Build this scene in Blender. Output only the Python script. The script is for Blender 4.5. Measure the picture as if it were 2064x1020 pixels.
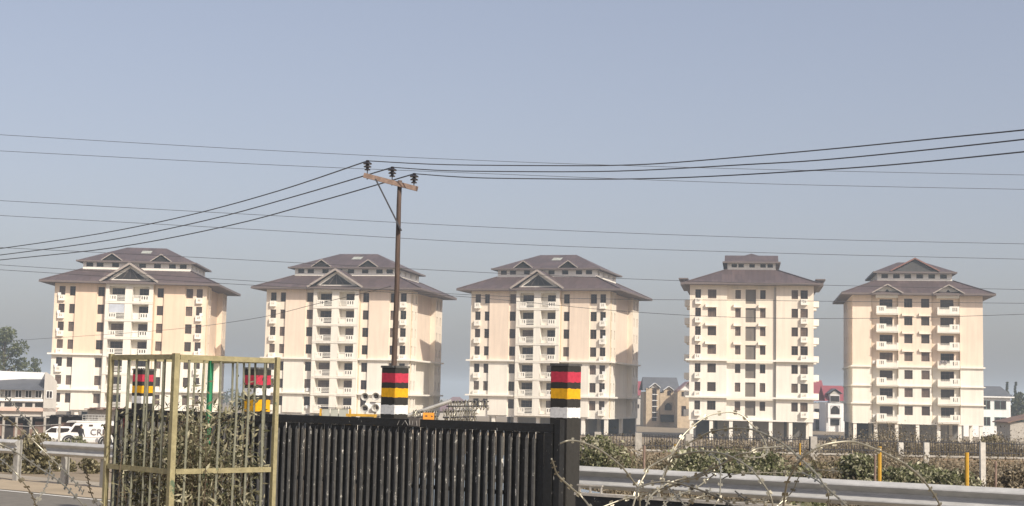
import bpy, math, random
from mathutils import Vector, Matrix
random.seed(7)
R = math.radians
S = bpy.context.scene
for o in list(bpy.data.objects): bpy.data.objects.remove(o)
COL = S.collection

# ------------------------------------------------------------------ camera
FPX, CAMZ, PITCH, ROLL = 3000.0, 2.1, math.atan(290/3000.0), 0.021
cam_d = bpy.data.cameras.new('camera'); cam = bpy.data.objects.new('camera', cam_d); COL.objects.link(cam)
cam_d.sensor_width = 36.0; cam_d.lens = FPX/2064*36.0; cam_d.clip_start = 0.1; cam_d.clip_end = 9000
CR = Matrix.Rotation(math.pi/2 + PITCH, 3, 'X') @ Matrix.Rotation(ROLL, 3, 'Z')
cam.matrix_world = Matrix.Translation((0, 0, CAMZ)) @ CR.to_4x4()
S.camera = cam
S.render.resolution_x, S.render.resolution_y = 1024, 506

# ------------------------------------------------------------------ world and sun
SUN_AZ, SUN_EL = 38.0, 38.5          # azimuth to the right of straight behind the camera
w = bpy.data.worlds.new('World'); S.world = w; w.use_nodes = True
nt = w.node_tree; bg = nt.nodes['Background']
sky = nt.nodes.new('ShaderNodeTexSky'); sky.sky_type = 'NISHITA'; sky.sun_disc = False
sky.sun_elevation = R(SUN_EL); sky.sun_rotation = R(180 - SUN_AZ)
sky.air_density = 1.0; sky.dust_density = 4.0; sky.ozone_density = 1.5; sky.altitude = 200
hs = nt.nodes.new('ShaderNodeHueSaturation'); hs.inputs['Saturation'].default_value = 0.86
nt.links.new(sky.outputs[0], hs.inputs['Color']); gm = nt.nodes.new('ShaderNodeGamma'); gm.inputs[1].default_value = 0.7; nt.links.new(hs.outputs[0], gm.inputs[0]); tn = nt.nodes.new('ShaderNodeMix'); tn.data_type = 'RGBA'; tn.blend_type = 'MULTIPLY'; tn.inputs[0].default_value = 1; tn.inputs[7].default_value = (1.05,0.985,1.02,1); nt.links.new(gm.outputs[0], tn.inputs[6]); nt.links.new(tn.outputs[2], bg.inputs[0])
bg.inputs[1].default_value = 0.15
sl = bpy.data.lights.new('sun', 'SUN'); sl.energy = 3.55; sl.angle = R(0.55); sl.color = (1.0, 0.92, 0.80)
so = bpy.data.objects.new('sun', sl); COL.objects.link(so)
sv = Vector((math.sin(R(SUN_AZ))*math.cos(R(SUN_EL)), -math.cos(R(SUN_AZ))*math.cos(R(SUN_EL)), math.sin(R(SUN_EL))))
so.rotation_euler = (-sv).to_track_quat('-Z', 'Y').to_euler(); so.location = sv*60
S.view_settings.view_transform = 'Standard'; S.view_settings.look = 'None'
S.view_settings.exposure = 0.5; S.view_settings.gamma = 1.0; S.view_settings.use_curve_mapping = False
S.render.engine = 'CYCLES'
S.cycles.volume_bounces = 1

# ------------------------------------------------------------------ helpers
def at(px, py, Y):
    d = CR @ Vector(((px-1032)/FPX, -(py-510)/FPX, -1.0)); k = Y/d.y
    return Vector((0, 0, CAMZ)) + d*k
def tag(o, label=None, cat=None, group=None, kind=None):
    if label: o['label'] = label
    if cat: o['category'] = cat
    if group: o['group'] = group
    if kind: o['kind'] = kind
    return o
def empty(name, loc=(0, 0, 0), rz=0.0, parent=None):
    o = bpy.data.objects.new(name, None); COL.objects.link(o); o.location = loc; o.rotation_euler = (0, 0, rz)
    o.empty_display_size = 0.2
    if parent: o.parent = parent
    return o
def inst(name, mesh, loc=(0, 0, 0), parent=None, rot=(0, 0, 0), scale=None):
    o = bpy.data.objects.new(name, mesh); COL.objects.link(o); o.location = loc; o.rotation_euler = rot
    if scale: o.scale = scale
    if parent: o.parent = parent
    return o
def copy_tree(o, parent=None):
    c = o.copy(); COL.objects.link(c); c.parent = parent
    for ch in list(o.children): copy_tree(ch, c)
    return c

class MB:
    def __init__(s): s.v = []; s.f = []; s.m = []
    def poly(s, pts, m=0):
        n = len(s.v); s.v += [tuple(p) for p in pts]; s.f.append(tuple(range(n, n+len(pts)))); s.m.append(m); return s
    def box(s, x0, x1, y0, y1, z0, z1, m=0):
        n = len(s.v)
        s.v += [(x0,y0,z0),(x1,y0,z0),(x1,y1,z0),(x0,y1,z0),(x0,y0,z1),(x1,y0,z1),(x1,y1,z1),(x0,y1,z1)]
        for q in ((0,3,2,1),(4,5,6,7),(0,1,5,4),(1,2,6,5),(2,3,7,6),(3,0,4,7)):
            s.f.append(tuple(n+i for i in q)); s.m.append(m)
        return s
    def bar(s, a, b, w, h, up=(0,0,1), m=0):
        a, b = Vector(a), Vector(b); d = (b-a).normalized(); u = Vector(up)
        sx = d.cross(u)
        if sx.length < 1e-4: sx = d.cross(Vector((0,1,0)))
        sx.normalize(); uu = sx.cross(d).normalized()
        n = len(s.v)
        for p in (a, b):
            for i, j in ((-1,-1),(1,-1),(1,1),(-1,1)): s.v.append(tuple(p + sx*(i*w/2) + uu*(j*h/2)))
        for q in ((0,1,2,3),(7,6,5,4),(0,4,5,1),(1,5,6,2),(2,6,7,3),(3,7,4,0)):
            s.f.append(tuple(n+i for i in q)); s.m.append(m)
        return s
    def tube(s, pts, r, k=6, m=0, cap=True):
        pts = [Vector(p) for p in pts]; n0 = len(s.v); N = len(pts); ref = Vector((0,0,1))
        for i, p in enumerate(pts):
            d = (pts[min(i+1,N-1)] - pts[max(i-1,0)])
            d = d.normalized() if d.length > 1e-9 else Vector((0,0,1))
            a = d.cross(ref)
            if a.length < 0.05: a = d.cross(Vector((0,1,0)))
            a.normalize(); b = d.cross(a)
            rr = r[i] if isinstance(r, (list, tuple)) else r
            for j in range(k):
                t = 2*math.pi*j/k; s.v.append(tuple(p + (a*math.cos(t) + b*math.sin(t))*rr))
        for i in range(N-1):
            for j in range(k):
                j2 = (j+1) % k
                s.f.append((n0+i*k+j, n0+i*k+j2, n0+(i+1)*k+j2, n0+(i+1)*k+j)); s.m.append(m)
        if cap:
            s.f.append(tuple(n0+j for j in range(k))[::-1]); s.m.append(m)
            s.f.append(tuple(n0+(N-1)*k+j for j in range(k))); s.m.append(m)
        return s
    def lathe(s, prof, k=12, c=(0,0,0), axis='Z', m=0):
        n0 = len(s.v)
        for (r, h) in prof:
            for j in range(k):
                t = 2*math.pi*j/k; x, y = r*math.cos(t), r*math.sin(t)
                p = (x, y, h) if axis == 'Z' else ((x, h, y) if axis == 'Y' else (h, x, y))
                s.v.append((p[0]+c[0], p[1]+c[1], p[2]+c[2]))
        for i in range(len(prof)-1):
            for j in range(k):
                j2 = (j+1) % k
                s.f.append((n0+i*k+j, n0+i*k+j2, n0+(i+1)*k+j2, n0+(i+1)*k+j)); s.m.append(m)
        return s
    def prism(s, pts2, y0, y1, m=0):          # polygon in xz, extruded along y
        n = len(pts2)
        s.poly([(x, y0, z) for x, z in pts2], m); s.poly([(x, y1, z) for x, z in pts2][::-1], m)
        for i in range(n):
            (xa, za), (xb, zb) = pts2[i], pts2[(i+1) % n]
            s.poly([(xa,y0,za),(xa,y1,za),(xb,y1,zb),(xb,y0,zb)], m)
        return s
    def wall(s, O, U, N, u0, u1, z0, z1, holes=(), msplit=None, rev=None):
        """vertical wall with rectangular openings (u0,u1,z0,z1,depth); msplit = (z, material above, below)"""
        us = sorted(set([u0, u1] + [h[0] for h in holes] + [h[1] for h in holes]))
        zs = sorted(set([z0, z1] + [h[2] for h in holes] + [h[3] for h in holes] + ([msplit[0]] if msplit and z0 < msplit[0] < z1 else [])))
        def P(u, z, dp=0.0): return (O[0]+U[0]*u-N[0]*dp, O[1]+U[1]*u-N[1]*dp, z)
        def mi(z): return 0 if not msplit else (msplit[1] if z > msplit[0] else msplit[2])
        for i in range(len(us)-1):
            for j in range(len(zs)-1):
                uc, zc = (us[i]+us[i+1])/2, (zs[j]+zs[j+1])/2
                if any(h[0] < uc < h[1] and h[2] < zc < h[3] for h in holes): continue
                s.poly([P(us[i],zs[j]),P(us[i+1],zs[j]),P(us[i+1],zs[j+1]),P(us[i],zs[j+1])], mi(zc))
        for h in holes:
            a, b, c, d, dp = h[:5]; m = mi((c+d)/2) if rev is None else rev
            s.poly([P(a,c),P(a,d),P(a,d,dp),P(a,c,dp)], m); s.poly([P(b,d),P(b,c),P(b,c,dp),P(b,d,dp)], m)
            s.poly([P(a,d),P(b,d),P(b,d,dp),P(a,d,dp)], m); s.poly([P(b,c),P(a,c),P(a,c,dp),P(b,c,dp)], m)
            if len(h) > 5: s.poly([P(a,c,dp),P(b,c,dp),P(b,d,dp),P(a,d,dp)], h[5])
        return s
    def mesh(s, name, mats, smooth=False):
        me = bpy.data.meshes.new(name); me.from_pydata(s.v, [], s.f)
        if not isinstance(mats, (list, tuple)): mats = [mats]
        for m in mats: me.materials.append(m)
        if len(mats) > 1: me.polygons.foreach_set('material_index', s.m)
        if smooth: me.polygons.foreach_set('use_smooth', [True]*len(s.f))
        me.update(); return me
    def build(s, name, mats, parent=None, loc=(0,0,0), rz=0.0, smooth=False):
        return inst(name, s.mesh(name, mats, smooth), loc, parent, (0,0,rz))

# ------------------------------------------------------------------ materials
def mat(name, col, rough=0.8, var=0.12, scale=3.0, metal=0.0, spec=0.35, bump=0.0, col2=None, stretch=None, coord='pos'):
    m = bpy.data.materials.new(name); m.use_nodes = True; n = m.node_tree.nodes; l = m.node_tree.links
    b = n['Principled BSDF']; b.inputs['Roughness'].default_value = rough; b.inputs['Metallic'].default_value = metal
    b.inputs['Specular IOR Level'].default_value = spec
    g = n.new('ShaderNodeNewGeometry'); mp = n.new('ShaderNodeMapping'); l.new(g.outputs['Position'], mp.inputs[0])
    if stretch: mp.inputs['Scale'].default_value = stretch
    ns = n.new('ShaderNodeTexNoise'); ns.inputs['Scale'].default_value = scale; ns.inputs['Detail'].default_value = 6; ns.inputs['Roughness'].default_value = 0.65
    l.new(mp.outputs[0], ns.inputs[0])
    cr = n.new('ShaderNodeValToRGB'); e = cr.color_ramp.elements; e[0].position = 0.3; e[1].position = 0.7
    c2 = col2 or tuple(min(1, c*(1+var)) for c in col)
    e[0].color = (*[c*(1-var) for c in col], 1) if not col2 else (*col, 1); e[1].color = (*c2, 1)
    l.new(ns.outputs[0], cr.inputs[0]); l.new(cr.outputs[0], b.inputs['Base Color'])
    if bump:
        bp = n.new('ShaderNodeBump'); bp.inputs['Strength'].default_value = bump; bp.inputs['Distance'].default_value = 0.05
        l.new(ns.outputs[0], bp.inputs['Height']); l.new(bp.outputs[0], b.inputs['Normal'])
    return m
def mat_leaf(name, cols, rough=0.6, trans=0.25):
    m = bpy.data.materials.new(name); m.use_nodes = True; n = m.node_tree.nodes; l = m.node_tree.links
    b = n['Principled BSDF']; b.inputs['Roughness'].default_value = rough; b.inputs['Specular IOR Level'].default_value = 0.3
    g = n.new('ShaderNodeNewGeometry'); cr = n.new('ShaderNodeValToRGB'); e = cr.color_ramp.elements
    while len(e) < len(cols): e.new(0.5)
    for i, c in enumerate(cols): e[i].position = i/(len(cols)-1); e[i].color = (*c, 1)
    l.new(g.outputs['Random Per Island'], cr.inputs[0]); l.new(cr.outputs[0], b.inputs['Base Color'])
    if trans:
        t = n.new('ShaderNodeBsdfTranslucent'); mx = n.new('ShaderNodeMixShader'); mx.inputs[0].default_value = trans
        l.new(cr.outputs[0], t.inputs[0]); l.new(b.outputs[0], mx.inputs[1]); l.new(t.outputs[0], mx.inputs[2])
        l.new(mx.outputs[0], n['Material Output'].inputs[0])
    return m
def mat_stucco(name, col, streak=0.085):
    """painted render with faint vertical rain streaks and blotches"""
    m = mat(name, col, 0.9, 0.05, 0.25, spec=0.2); n = m.node_tree.nodes; l = m.node_tree.links; b = n['Principled BSDF']
    src = b.inputs['Base Color'].links[0].from_socket
    g = n.new('ShaderNodeNewGeometry'); mp = n.new('ShaderNodeMapping'); mp.inputs['Scale'].default_value = (1.6, 1.6, 0.12)
    l.new(g.outputs['Position'], mp.inputs[0]); ns = n.new('ShaderNodeTexNoise'); ns.inputs['Scale'].default_value = 1.2; ns.inputs['Detail'].default_value = 8
    l.new(mp.outputs[0], ns.inputs[0]); cr = n.new('ShaderNodeValToRGB'); e = cr.color_ramp.elements
    e[0].position = 0.35; e[0].color = (1-streak,)*3 + (1,); e[1].position = 0.6; e[1].color = (1,1,1,1)
    l.new(ns.outputs[0], cr.inputs[0]); mx = n.new('ShaderNodeMix'); mx.data_type = 'RGBA'; mx.blend_type = 'MULTIPLY'; mx.inputs[0].default_value = 1
    l.new(src, mx.inputs[6]); l.new(cr.outputs[0], mx.inputs[7]); l.new(mx.outputs[2], b.inputs['Base Color'])
    return m
def mat_chipped(name, col, chip, scale=9.0, thr=0.68, rough=0.45, stretch=(1,1,0.35)):
    m = mat(name, col, rough, 0.25, 14.0, spec=0.45, bump=0.25); n = m.node_tree.nodes; l = m.node_tree.links; b = n['Principled BSDF']
    src = b.inputs['Base Color'].links[0].from_socket
    g = n.new('ShaderNodeNewGeometry'); mp = n.new('ShaderNodeMapping'); mp.inputs['Scale'].default_value = stretch
    l.new(g.outputs['Position'], mp.inputs[0]); ns = n.new('ShaderNodeTexNoise'); ns.inputs['Scale'].default_value = scale; ns.inputs['Detail'].default_value = 9; ns.inputs['Roughness'].default_value = 0.75
    l.new(mp.outputs[0], ns.inputs[0]); cr = n.new('ShaderNodeValToRGB'); e = cr.color_ramp.elements
    e[0].position = thr; e[0].color = (0,0,0,1); e[1].position = thr+0.03; e[1].color = (1,1,1,1)
    l.new(ns.outputs[0], cr.inputs[0]); mx = n.new('ShaderNodeMix'); mx.data_type = 'RGBA'
    l.new(cr.outputs[0], mx.inputs[0]); l.new(src, mx.inputs[6]); mx.inputs[7].default_value = (*chip, 1); l.new(mx.outputs[2], b.inputs['Base Color'])
    return m
def mat_bands(name, bands, wob=0.013):
    """painted horizontal bands by object-space height from the top; bands = [(z_lower_edge, colour)...] from the top down"""
    m = bpy.data.materials.new(name); m.use_nodes = True; n = m.node_tree.nodes; l = m.node_tree.links; b = n['Principled BSDF']
    b.inputs['Roughness'].default_value = 0.7; b.inputs['Specular IOR Level'].default_value = 0.3
    tc = n.new('ShaderNodeTexCoord'); sp = n.new('ShaderNodeSeparateXYZ'); l.new(tc.outputs['Object'], sp.inputs[0])
    ns = n.new('ShaderNodeTexNoise'); ns.inputs['Scale'].default_value = 14; ns.inputs['Detail'].default_value = 4; l.new(tc.outputs['Object'], ns.inputs[0])
    ma = n.new('ShaderNodeMath'); ma.operation = 'MULTIPLY_ADD'; ma.inputs[1].default_value = wob*2.5; l.new(ns.outputs[0], ma.inputs[0]); l.new(sp.outputs['Z'], ma.inputs[2])
    prev = None; out = None
    for i, (z, c) in enumerate(bands):
        if out is None:
            rgb = n.new('ShaderNodeRGB'); rgb.outputs[0].default_value = (*c, 1); out = rgb.outputs[0]
        else:
            lt = n.new('ShaderNodeMath'); lt.operation = 'LESS_THAN'; lt.inputs[1].default_value = prev; l.new(ma.outputs[0], lt.inputs[0])
            mx = n.new('ShaderNodeMix'); mx.data_type = 'RGBA'; l.new(lt.outputs[0], mx.inputs[0]); l.new(out, mx.inputs[6]); mx.inputs[7].default_value = (*c, 1); out = mx.outputs[2]
        prev = z
    n2 = n.new('ShaderNodeTexNoise'); n2.inputs['Scale'].default_value = 22; n2.inputs['Detail'].default_value = 8; l.new(tc.outputs['Object'], n2.inputs[0])
    cr = n.new('ShaderNodeValToRGB'); e = cr.color_ramp.elements; e[0].position = 0.3; e[0].color = (0.84,0.84,0.84,1); e[1].position = 0.6; e[1].color = (1.08,1.08,1.08,1)
    l.new(n2.outputs[0], cr.inputs[0]); mx = n.new('ShaderNodeMix'); mx.data_type = 'RGBA'; mx.blend_type = 'MULTIPLY'; mx.inputs[0].default_value = 1
    l.new(out, mx.inputs[6]); l.new(cr.outputs[0], mx.inputs[7])
    # chipped plaster specks
    n3 = n.new('ShaderNodeTexNoise'); n3.inputs['Scale'].default_value = 30; n3.inputs['Detail'].default_value = 6; n3.inputs['Roughness'].default_value = 0.8; l.new(tc.outputs['Object'], n3.inputs[0])
    c3 = n.new('ShaderNodeValToRGB'); e = c3.color_ramp.elements; e[0].position = 0.69; e[0].color = (0,0,0,1); e[1].position = 0.72; e[1].color = (1,1,1,1); l.new(n3.outputs[0], c3.inputs[0])
    m3 = n.new('ShaderNodeMix'); m3.data_type = 'RGBA'; l.new(c3.outputs[0], m3.inputs[0]); l.new(mx.outputs[2], m3.inputs[6]); m3.inputs[7].default_value = (0.42,0.40,0.36,1)
    bp = n.new('ShaderNodeBump'); bp.inputs['Strength'].default_value = 0.3; bp.inputs['Distance'].default_value = 0.01; l.new(n2.outputs[0], bp.inputs['Height'])
    l.new(bp.outputs[0], b.inputs['Normal']); l.new(m3.outputs[2], b.inputs['Base Color'])
    return m
def mat_roof(name, col, pitch=0.45, ax=0):
    m = mat(name, col, 0.55, 0.12, 0.5, spec=0.4); n = m.node_tree.nodes; l = m.node_tree.links; b = n['Principled BSDF']
    src = b.inputs['Base Color'].links[0].from_socket
    tc = n.new('ShaderNodeTexCoord'); wv = n.new('ShaderNodeTexWave'); wv.bands_direction = 'X'; wv.inputs['Scale'].default_value = 0.35; wv.inputs['Distortion'].default_value = 0.0
    l.new(tc.outputs['Object'], wv.inputs[0]); bp = n.new('ShaderNodeBump'); bp.inputs['Strength'].default_value = 0.35; bp.inputs['Distance'].default_value = 0.05
    br = n.new('ShaderNodeTexBrick'); br.inputs['Scale'].default_value = 1; br.inputs['Brick Width'].default_value = 1.1; br.inputs['Row Height'].default_value = 2.4; br.inputs['Mortar Size'].default_value = 0.03; br.inputs['Bias'].default_value = -0.2
    br.inputs['Color1'].default_value = (0.86,0.86,0.86,1); br.inputs['Color2'].default_value = (1.22,1.2,1.18,1); br.inputs['Mortar'].default_value = (0.72,0.72,0.72,1); l.new(tc.outputs['Object'], br.inputs[0])
    mx = n.new('ShaderNodeMix'); mx.data_type = 'RGBA'; mx.blend_type = 'MULTIPLY'; mx.inputs[0].default_value = 1; l.new(src, mx.inputs[6]); l.new(br.outputs[0], mx.inputs[7]); l.new(mx.outputs[2], b.inputs['Base Color'])
    l.new(wv.outputs['Fac'], bp.inputs['Height']); l.new(bp.outputs[0], b.inputs['Normal'])
    return m
def mat_brick(name):
    m = bpy.data.materials.new(name); m.use_nodes = True; n = m.node_tree.nodes; l = m.node_tree.links; b = n['Principled BSDF']; b.inputs['Roughness'].default_value = 0.9
    tc = n.new('ShaderNodeTexCoord'); mp = n.new('ShaderNodeMapping'); mp.inputs['Rotation'].default_value = (R(90), 0, 0); l.new(tc.outputs['Object'], mp.inputs[0])
    br = n.new('ShaderNodeTexBrick'); br.inputs['Scale'].default_value = 1; br.inputs['Brick Width'].default_value = 0.24; br.inputs['Row Height'].default_value = 0.085; br.inputs['Mortar Size'].default_value = 0.012
    br.inputs['Color1'].default_value = (0.29,0.20,0.125,1); br.inputs['Color2'].default_value = (0.22,0.16,0.10,1); br.inputs['Mortar'].default_value = (0.29,0.25,0.19,1)
    l.new(mp.outputs[0], br.inputs[0]); l.new(br.outputs[0], b.inputs['Base Color']); return m

PEACH = mat_stucco('peach_paint', (0.80,0.66,0.525)); CREAM = mat_stucco('cream_paint', (0.82,0.77,0.67)); WHITE = mat_stucco('white_trim', (0.84,0.80,0.71), 0.05)
GREYW = mat_stucco('grey_render', (0.50,0.47,0.42)); ROOF = mat_roof('brown_roof', (0.095,0.068,0.066)); SOFFIT = mat('soffit', (0.13,0.10,0.09), 0.8)
BARGE = mat('barge_board_paint', (0.34,0.295,0.26), 0.7); FASCIA = mat('fascia_board', (0.145,0.115,0.105), 0.6); PANE = mat('window_glass', (0.026,0.020,0.017), 0.22, 0.3, 0.8, spec=0.35)
PANE2 = mat('window_glass_curtain', (0.13,0.092,0.07), 0.4, 0.35, 2.0); PANE3 = mat('window_glass_dark', (0.055,0.040,0.032), 0.3, 0.3, 1.0)
FRAME = mat('window_frame', (0.085,0.056,0.042), 0.6, 0.2); DARKGAP = mat('dark_interior', (0.02,0.018,0.016), 0.9); STAIR = mat('stair_panel', (0.17,0.145,0.12), 0.5, 0.1, 1.0)
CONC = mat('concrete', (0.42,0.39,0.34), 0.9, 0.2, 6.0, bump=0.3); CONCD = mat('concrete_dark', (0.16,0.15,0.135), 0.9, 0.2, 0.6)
GALV = mat('galvanised_steel', (0.46,0.455,0.435), 0.6, 0.16, 5.0, metal=0.1, stretch=(1,1,3)); GALVD = mat('galvanised_post', (0.40,0.39,0.36), 0.6, 0.2, 8.0, metal=0.3)
WOOD = mat('weathered_pole', (0.085,0.058,0.045), 0.85, 0.5, 5.0, stretch=(3,3,0.25), bump=0.4); WOODL = mat('crossarm_wood', (0.235,0.165,0.13), 0.85, 0.3, 6.0, bump=0.3)
STEELD = mat('dark_steel', (0.05,0.05,0.055), 0.5, 0.2); PORC = mat('dark_porcelain', (0.022,0.018,0.020), 0.2, 0.2); WIREM = mat('wire_metal', (0.06,0.06,0.065), 0.5, 0.2)
BLACKP = mat_chipped('black_gate_paint_shaded', (0.011,0.011,0.0105), (0.55,0.53,0.48), 18.0, 0.64); BLACKT = mat_chipped('black_tube_paint_lit', (0.085,0.083,0.077), (0.66,0.63,0.56), 17.0, 0.60, 0.55, (1,1,0.5))  # one black paint: gap shade coloured into slats, lit grey into pickets
OLIVE = mat_chipped('olive_yellow_paint', (0.285,0.25,0.135), (0.09,0.13,0.075), 5.0, 0.60, 0.6, (1,1,0.6)); OLIVER = mat_chipped('green_grey_rod', (0.20,0.20,0.145), (0.30,0.26,0.14), 8.0, 0.62, 0.6)
GREENP = mat('bright_green_paint', (0.035,0.23,0.105), 0.5, 0.2, 8.0)
RAZOR = mat('razor_wire', (0.29,0.27,0.21), 0.42, 0.3, 12.0, metal=0.45); RAZORD = mat('razor_wire_dark', (0.13,0.12,0.095), 0.55, 0.25, 12.0, metal=0.3)
SLATE = mat('slate_grey_roof', (0.10,0.105,0.115), 0.6, 0.15, 0.8); REDR = mat('red_sheet_roof', (0.25,0.062,0.075), 0.6, 0.15, 0.7); STONE = mat('stone_cladding', (0.48,0.38,0.26), 0.9, 0.2, 1.2)
PLASTW = mat_stucco('white_plaster', (0.80,0.79,0.76)); TEAL = mat('teal_window_trim', (0.25,0.36,0.33), 0.6); TARP = mat('shed_sheet', (0.035,0.03,0.028), 0.8, 0.5, 0.8); RUST = mat('rusty_sheet', (0.20,0.13,0.10), 0.8, 0.35, 0.9)
YELL = mat('yellow_paint', (0.50,0.29,0.035), 0.5, 0.2, 6.0); ORNG = mat('orange_paint', (0.75,0.30,0.04), 0.5, 0.15, 6.0); REDP = mat('red_paint', (0.48,0.03,0.05), 0.5, 0.15, 6.0)
VANW = mat('van_white', (0.80,0.79,0.75), 0.3, 0.04, 2.0, spec=0.5); RUBBER = mat('tyre_rubber', (0.02,0.02,0.02), 0.8); CHROME = mat('hub_metal', (0.5,0.5,0.5), 0.35, 0.1, metal=0.7)
CARB = mat('pale_blue_car_paint', (0.30,0.35,0.40), 0.22, 0.05, 2.0, spec=0.6); BRICK = mat_brick('brick_wall')
SKIN = mat('skin', (0.30,0.17,0.11), 0.6, 0.1); CLOTHD = mat('dark_uniform', (0.02,0.02,0.022), 0.9, 0.3, 8.0); KHAKI = mat('khaki_uniform', (0.36,0.28,0.17), 0.9, 0.2, 8.0); HAIRM = mat('dark_hair', (0.012,0.01,0.009), 0.7)
LEAFG = mat_leaf('bush_leaves_green', [(0.045,0.052,0.02),(0.125,0.135,0.058),(0.25,0.25,0.135),(0.52,0.49,0.35)]); LEAFD = mat_leaf('bush_leaves_dry', [(0.05,0.045,0.02),(0.13,0.11,0.05),(0.24,0.21,0.11),(0.42,0.38,0.26)])  # palest leaf tones carry the cream highlights as colour
LEAFB = mat_leaf('weed_brown', [(0.06,0.048,0.026),(0.13,0.102,0.06),(0.22,0.175,0.11),(0.38,0.325,0.23)], trans=0.15); LEAFC = mat_leaf('cage_plant_leaves', [(0.04,0.045,0.02),(0.14,0.135,0.07),(0.30,0.275,0.17),(0.52,0.48,0.33)])
LEAFT = mat_leaf('tree_leaves', [(0.055,0.07,0.028),(0.115,0.13,0.055),(0.20,0.21,0.105)]); LEAFF = mat_leaf('far_tree_leaves', [(0.04,0.05,0.02),(0.07,0.08,0.035),(0.10,0.10,0.05)], trans=0.1)
BARK = mat('bark', (0.10,0.075,0.05), 0.9, 0.3, 6.0)
EARTH = mat('dry_earth', (0.20,0.155,0.10), 0.95, 0.3, 0.35, bump=0.2, col2=(0.30,0.24,0.165)); ASPH = mat('asphalt', (0.165,0.15,0.125), 0.9, 0.16, 4.0, bump=0.1)
SAND = mat('dusty_sand', (0.36,0.29,0.20), 0.95, 0.18, 0.8, bump=0.2); LINE = mat('road_line_paint', (0.66,0.64,0.58), 0.8, 0.15, 3.0); PATHM = mat('pale_track', (0.32,0.28,0.22), 0.95, 0.15, 0.8)

# ------------------------------------------------------------------ ground
PROF = [(-60,0),(34,0),(40,-0.25),(60,-0.95),(115,-2.35),(200,-4.3),(3000,-4.3)]
def gz(y):
    for (a, za), (b, zb) in zip(PROF, PROF[1:]):
        if y <= b: return za + (zb-za)*max(0, (y-a))/(b-a)
    return -4.3
mb = MB(); xs = [-1600,-700,-300,-150,-80,-40,-20,-10,0,10,20,40,80,150,300,700,1600]
ys = [-60,-20,0,15,25,34,37,40,45,50,55,60,75,95,115,140,170,200,260,400,800,1600,3000]
for y in ys:
    for x in xs: mb.v.append((x, y, gz(y)))
nx = len(xs)
for j in range(len(ys)-1):
    for i in range(nx-1): mb.f.append((j*nx+i, j*nx+i+1, (j+1)*nx+i+1, (j+1)*nx+i)); mb.m.append(0)
tag(mb.build('ground', EARTH), kind='structure')
# road runs from far left to near right
SL = -0.80
def rl(off): return lambda x: 29.6 + off + SL*(x+9.3)
def strip(name, o0, o1, z, m, x0=-60, x1=30, n=30):
    b = MB(); f0, f1 = rl(o0), rl(o1)
    for i in range(n):
        xa, xb = x0+(x1-x0)*i/n, x0+(x1-x0)*(i+1)/n
        b.poly([(xa,f0(xa),z),(xb,f0(xb),z),(xb,f1(xb),z),(xa,f1(xa),z)])
    return tag(b.build(name, m), kind='structure')
def clampstrip(name, o0, o1, z, m, x0, x1): return strip(name, o0, o1, z, m, x0, x1)
strip('road', -11.0, 0.35, 0.005, ASPH, -15, 30)
strip('verge', 0.35, 3.2, 0.010, SAND, -14.5, 25)
strip('road_line', 0.0, 0.14, 0.0105, LINE, -14.8, 28)
strip('track', 3.2, 4.2, 0.008, PATHM, -12.2, 20)
strip('near_road', -34.0, -19.0, 0.005, ASPH, -15, 30)

# ------------------------------------------------------------------ window meshes
WM = {}
def win_mesh(wd, ht):
    key = (round(wd,2), round(ht,2))
    if key in WM: return WM[key]
    f = MB(); t = 0.07; d0, d1 = -0.03, 0.05
    f.box(0,t,d0,d1,0,ht); f.box(wd-t,wd,d0,d1,0,ht); f.box(t,wd-t,d0,d1,0,t); f.box(t,wd-t,d0,d1,ht-t,ht)
    f.box(t,wd-t,d0+0.01,d1-0.01,ht*0.72,ht*0.72+0.06)
    k = 2 if wd < 1.3 else 3
    for i in range(1, k): f.box(wd*i/k-0.03,wd*i/k+0.03,d0+0.005,d1-0.005,t,ht-t)
    p = MB(); p.poly([(t,0.02,t),(wd-t,0.02,t),(wd-t,0.02,ht-t),(t,0.02,ht-t)])
    fm = f.mesh('window', FRAME); pm = [p.mesh('pane', m) for m in (PANE, PANE2, PANE3)]
    WM[key] = (fm, pm); return WM[key]
def add_window(root, x, y, z, wd, ht, rz=0.0, name='window', curtain=0.3):
    fm, pm = win_mesh(wd, ht)
    o = inst(name, fm, (x, y, z), root, (0,0,rz)); r = random.random()
    inst('pane', pm[1] if r < curtain else (pm[2] if r < curtain+0.35 else pm[0]), (0,0,0), o)
    return o
def slit_panel(mb, u0, u1, z0, z1, y, th, n, s0, s1):
    """parapet panel along x with n vertical slits between u s0..s1"""
    pw = (s1-s0)/(2*n-1); cuts = [(s0+2*i*pw, s0+(2*i+1)*pw) for i in range(n)]
    za, zb = z0+(z1-z0)*0.28, z1-(z1-z0)*0.18
    mb.box(u0,u1,y,y+th,z0,za); mb.box(u0,u1,y,y+th,zb,z1)
    e = [u0] + [c for p in cuts for c in p] + [u1]
    for i in range(0, len(e), 2):
        if e[i+1]-e[i] > 0.01: mb.box(e[i],e[i+1],y,y+th,za,zb)

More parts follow.
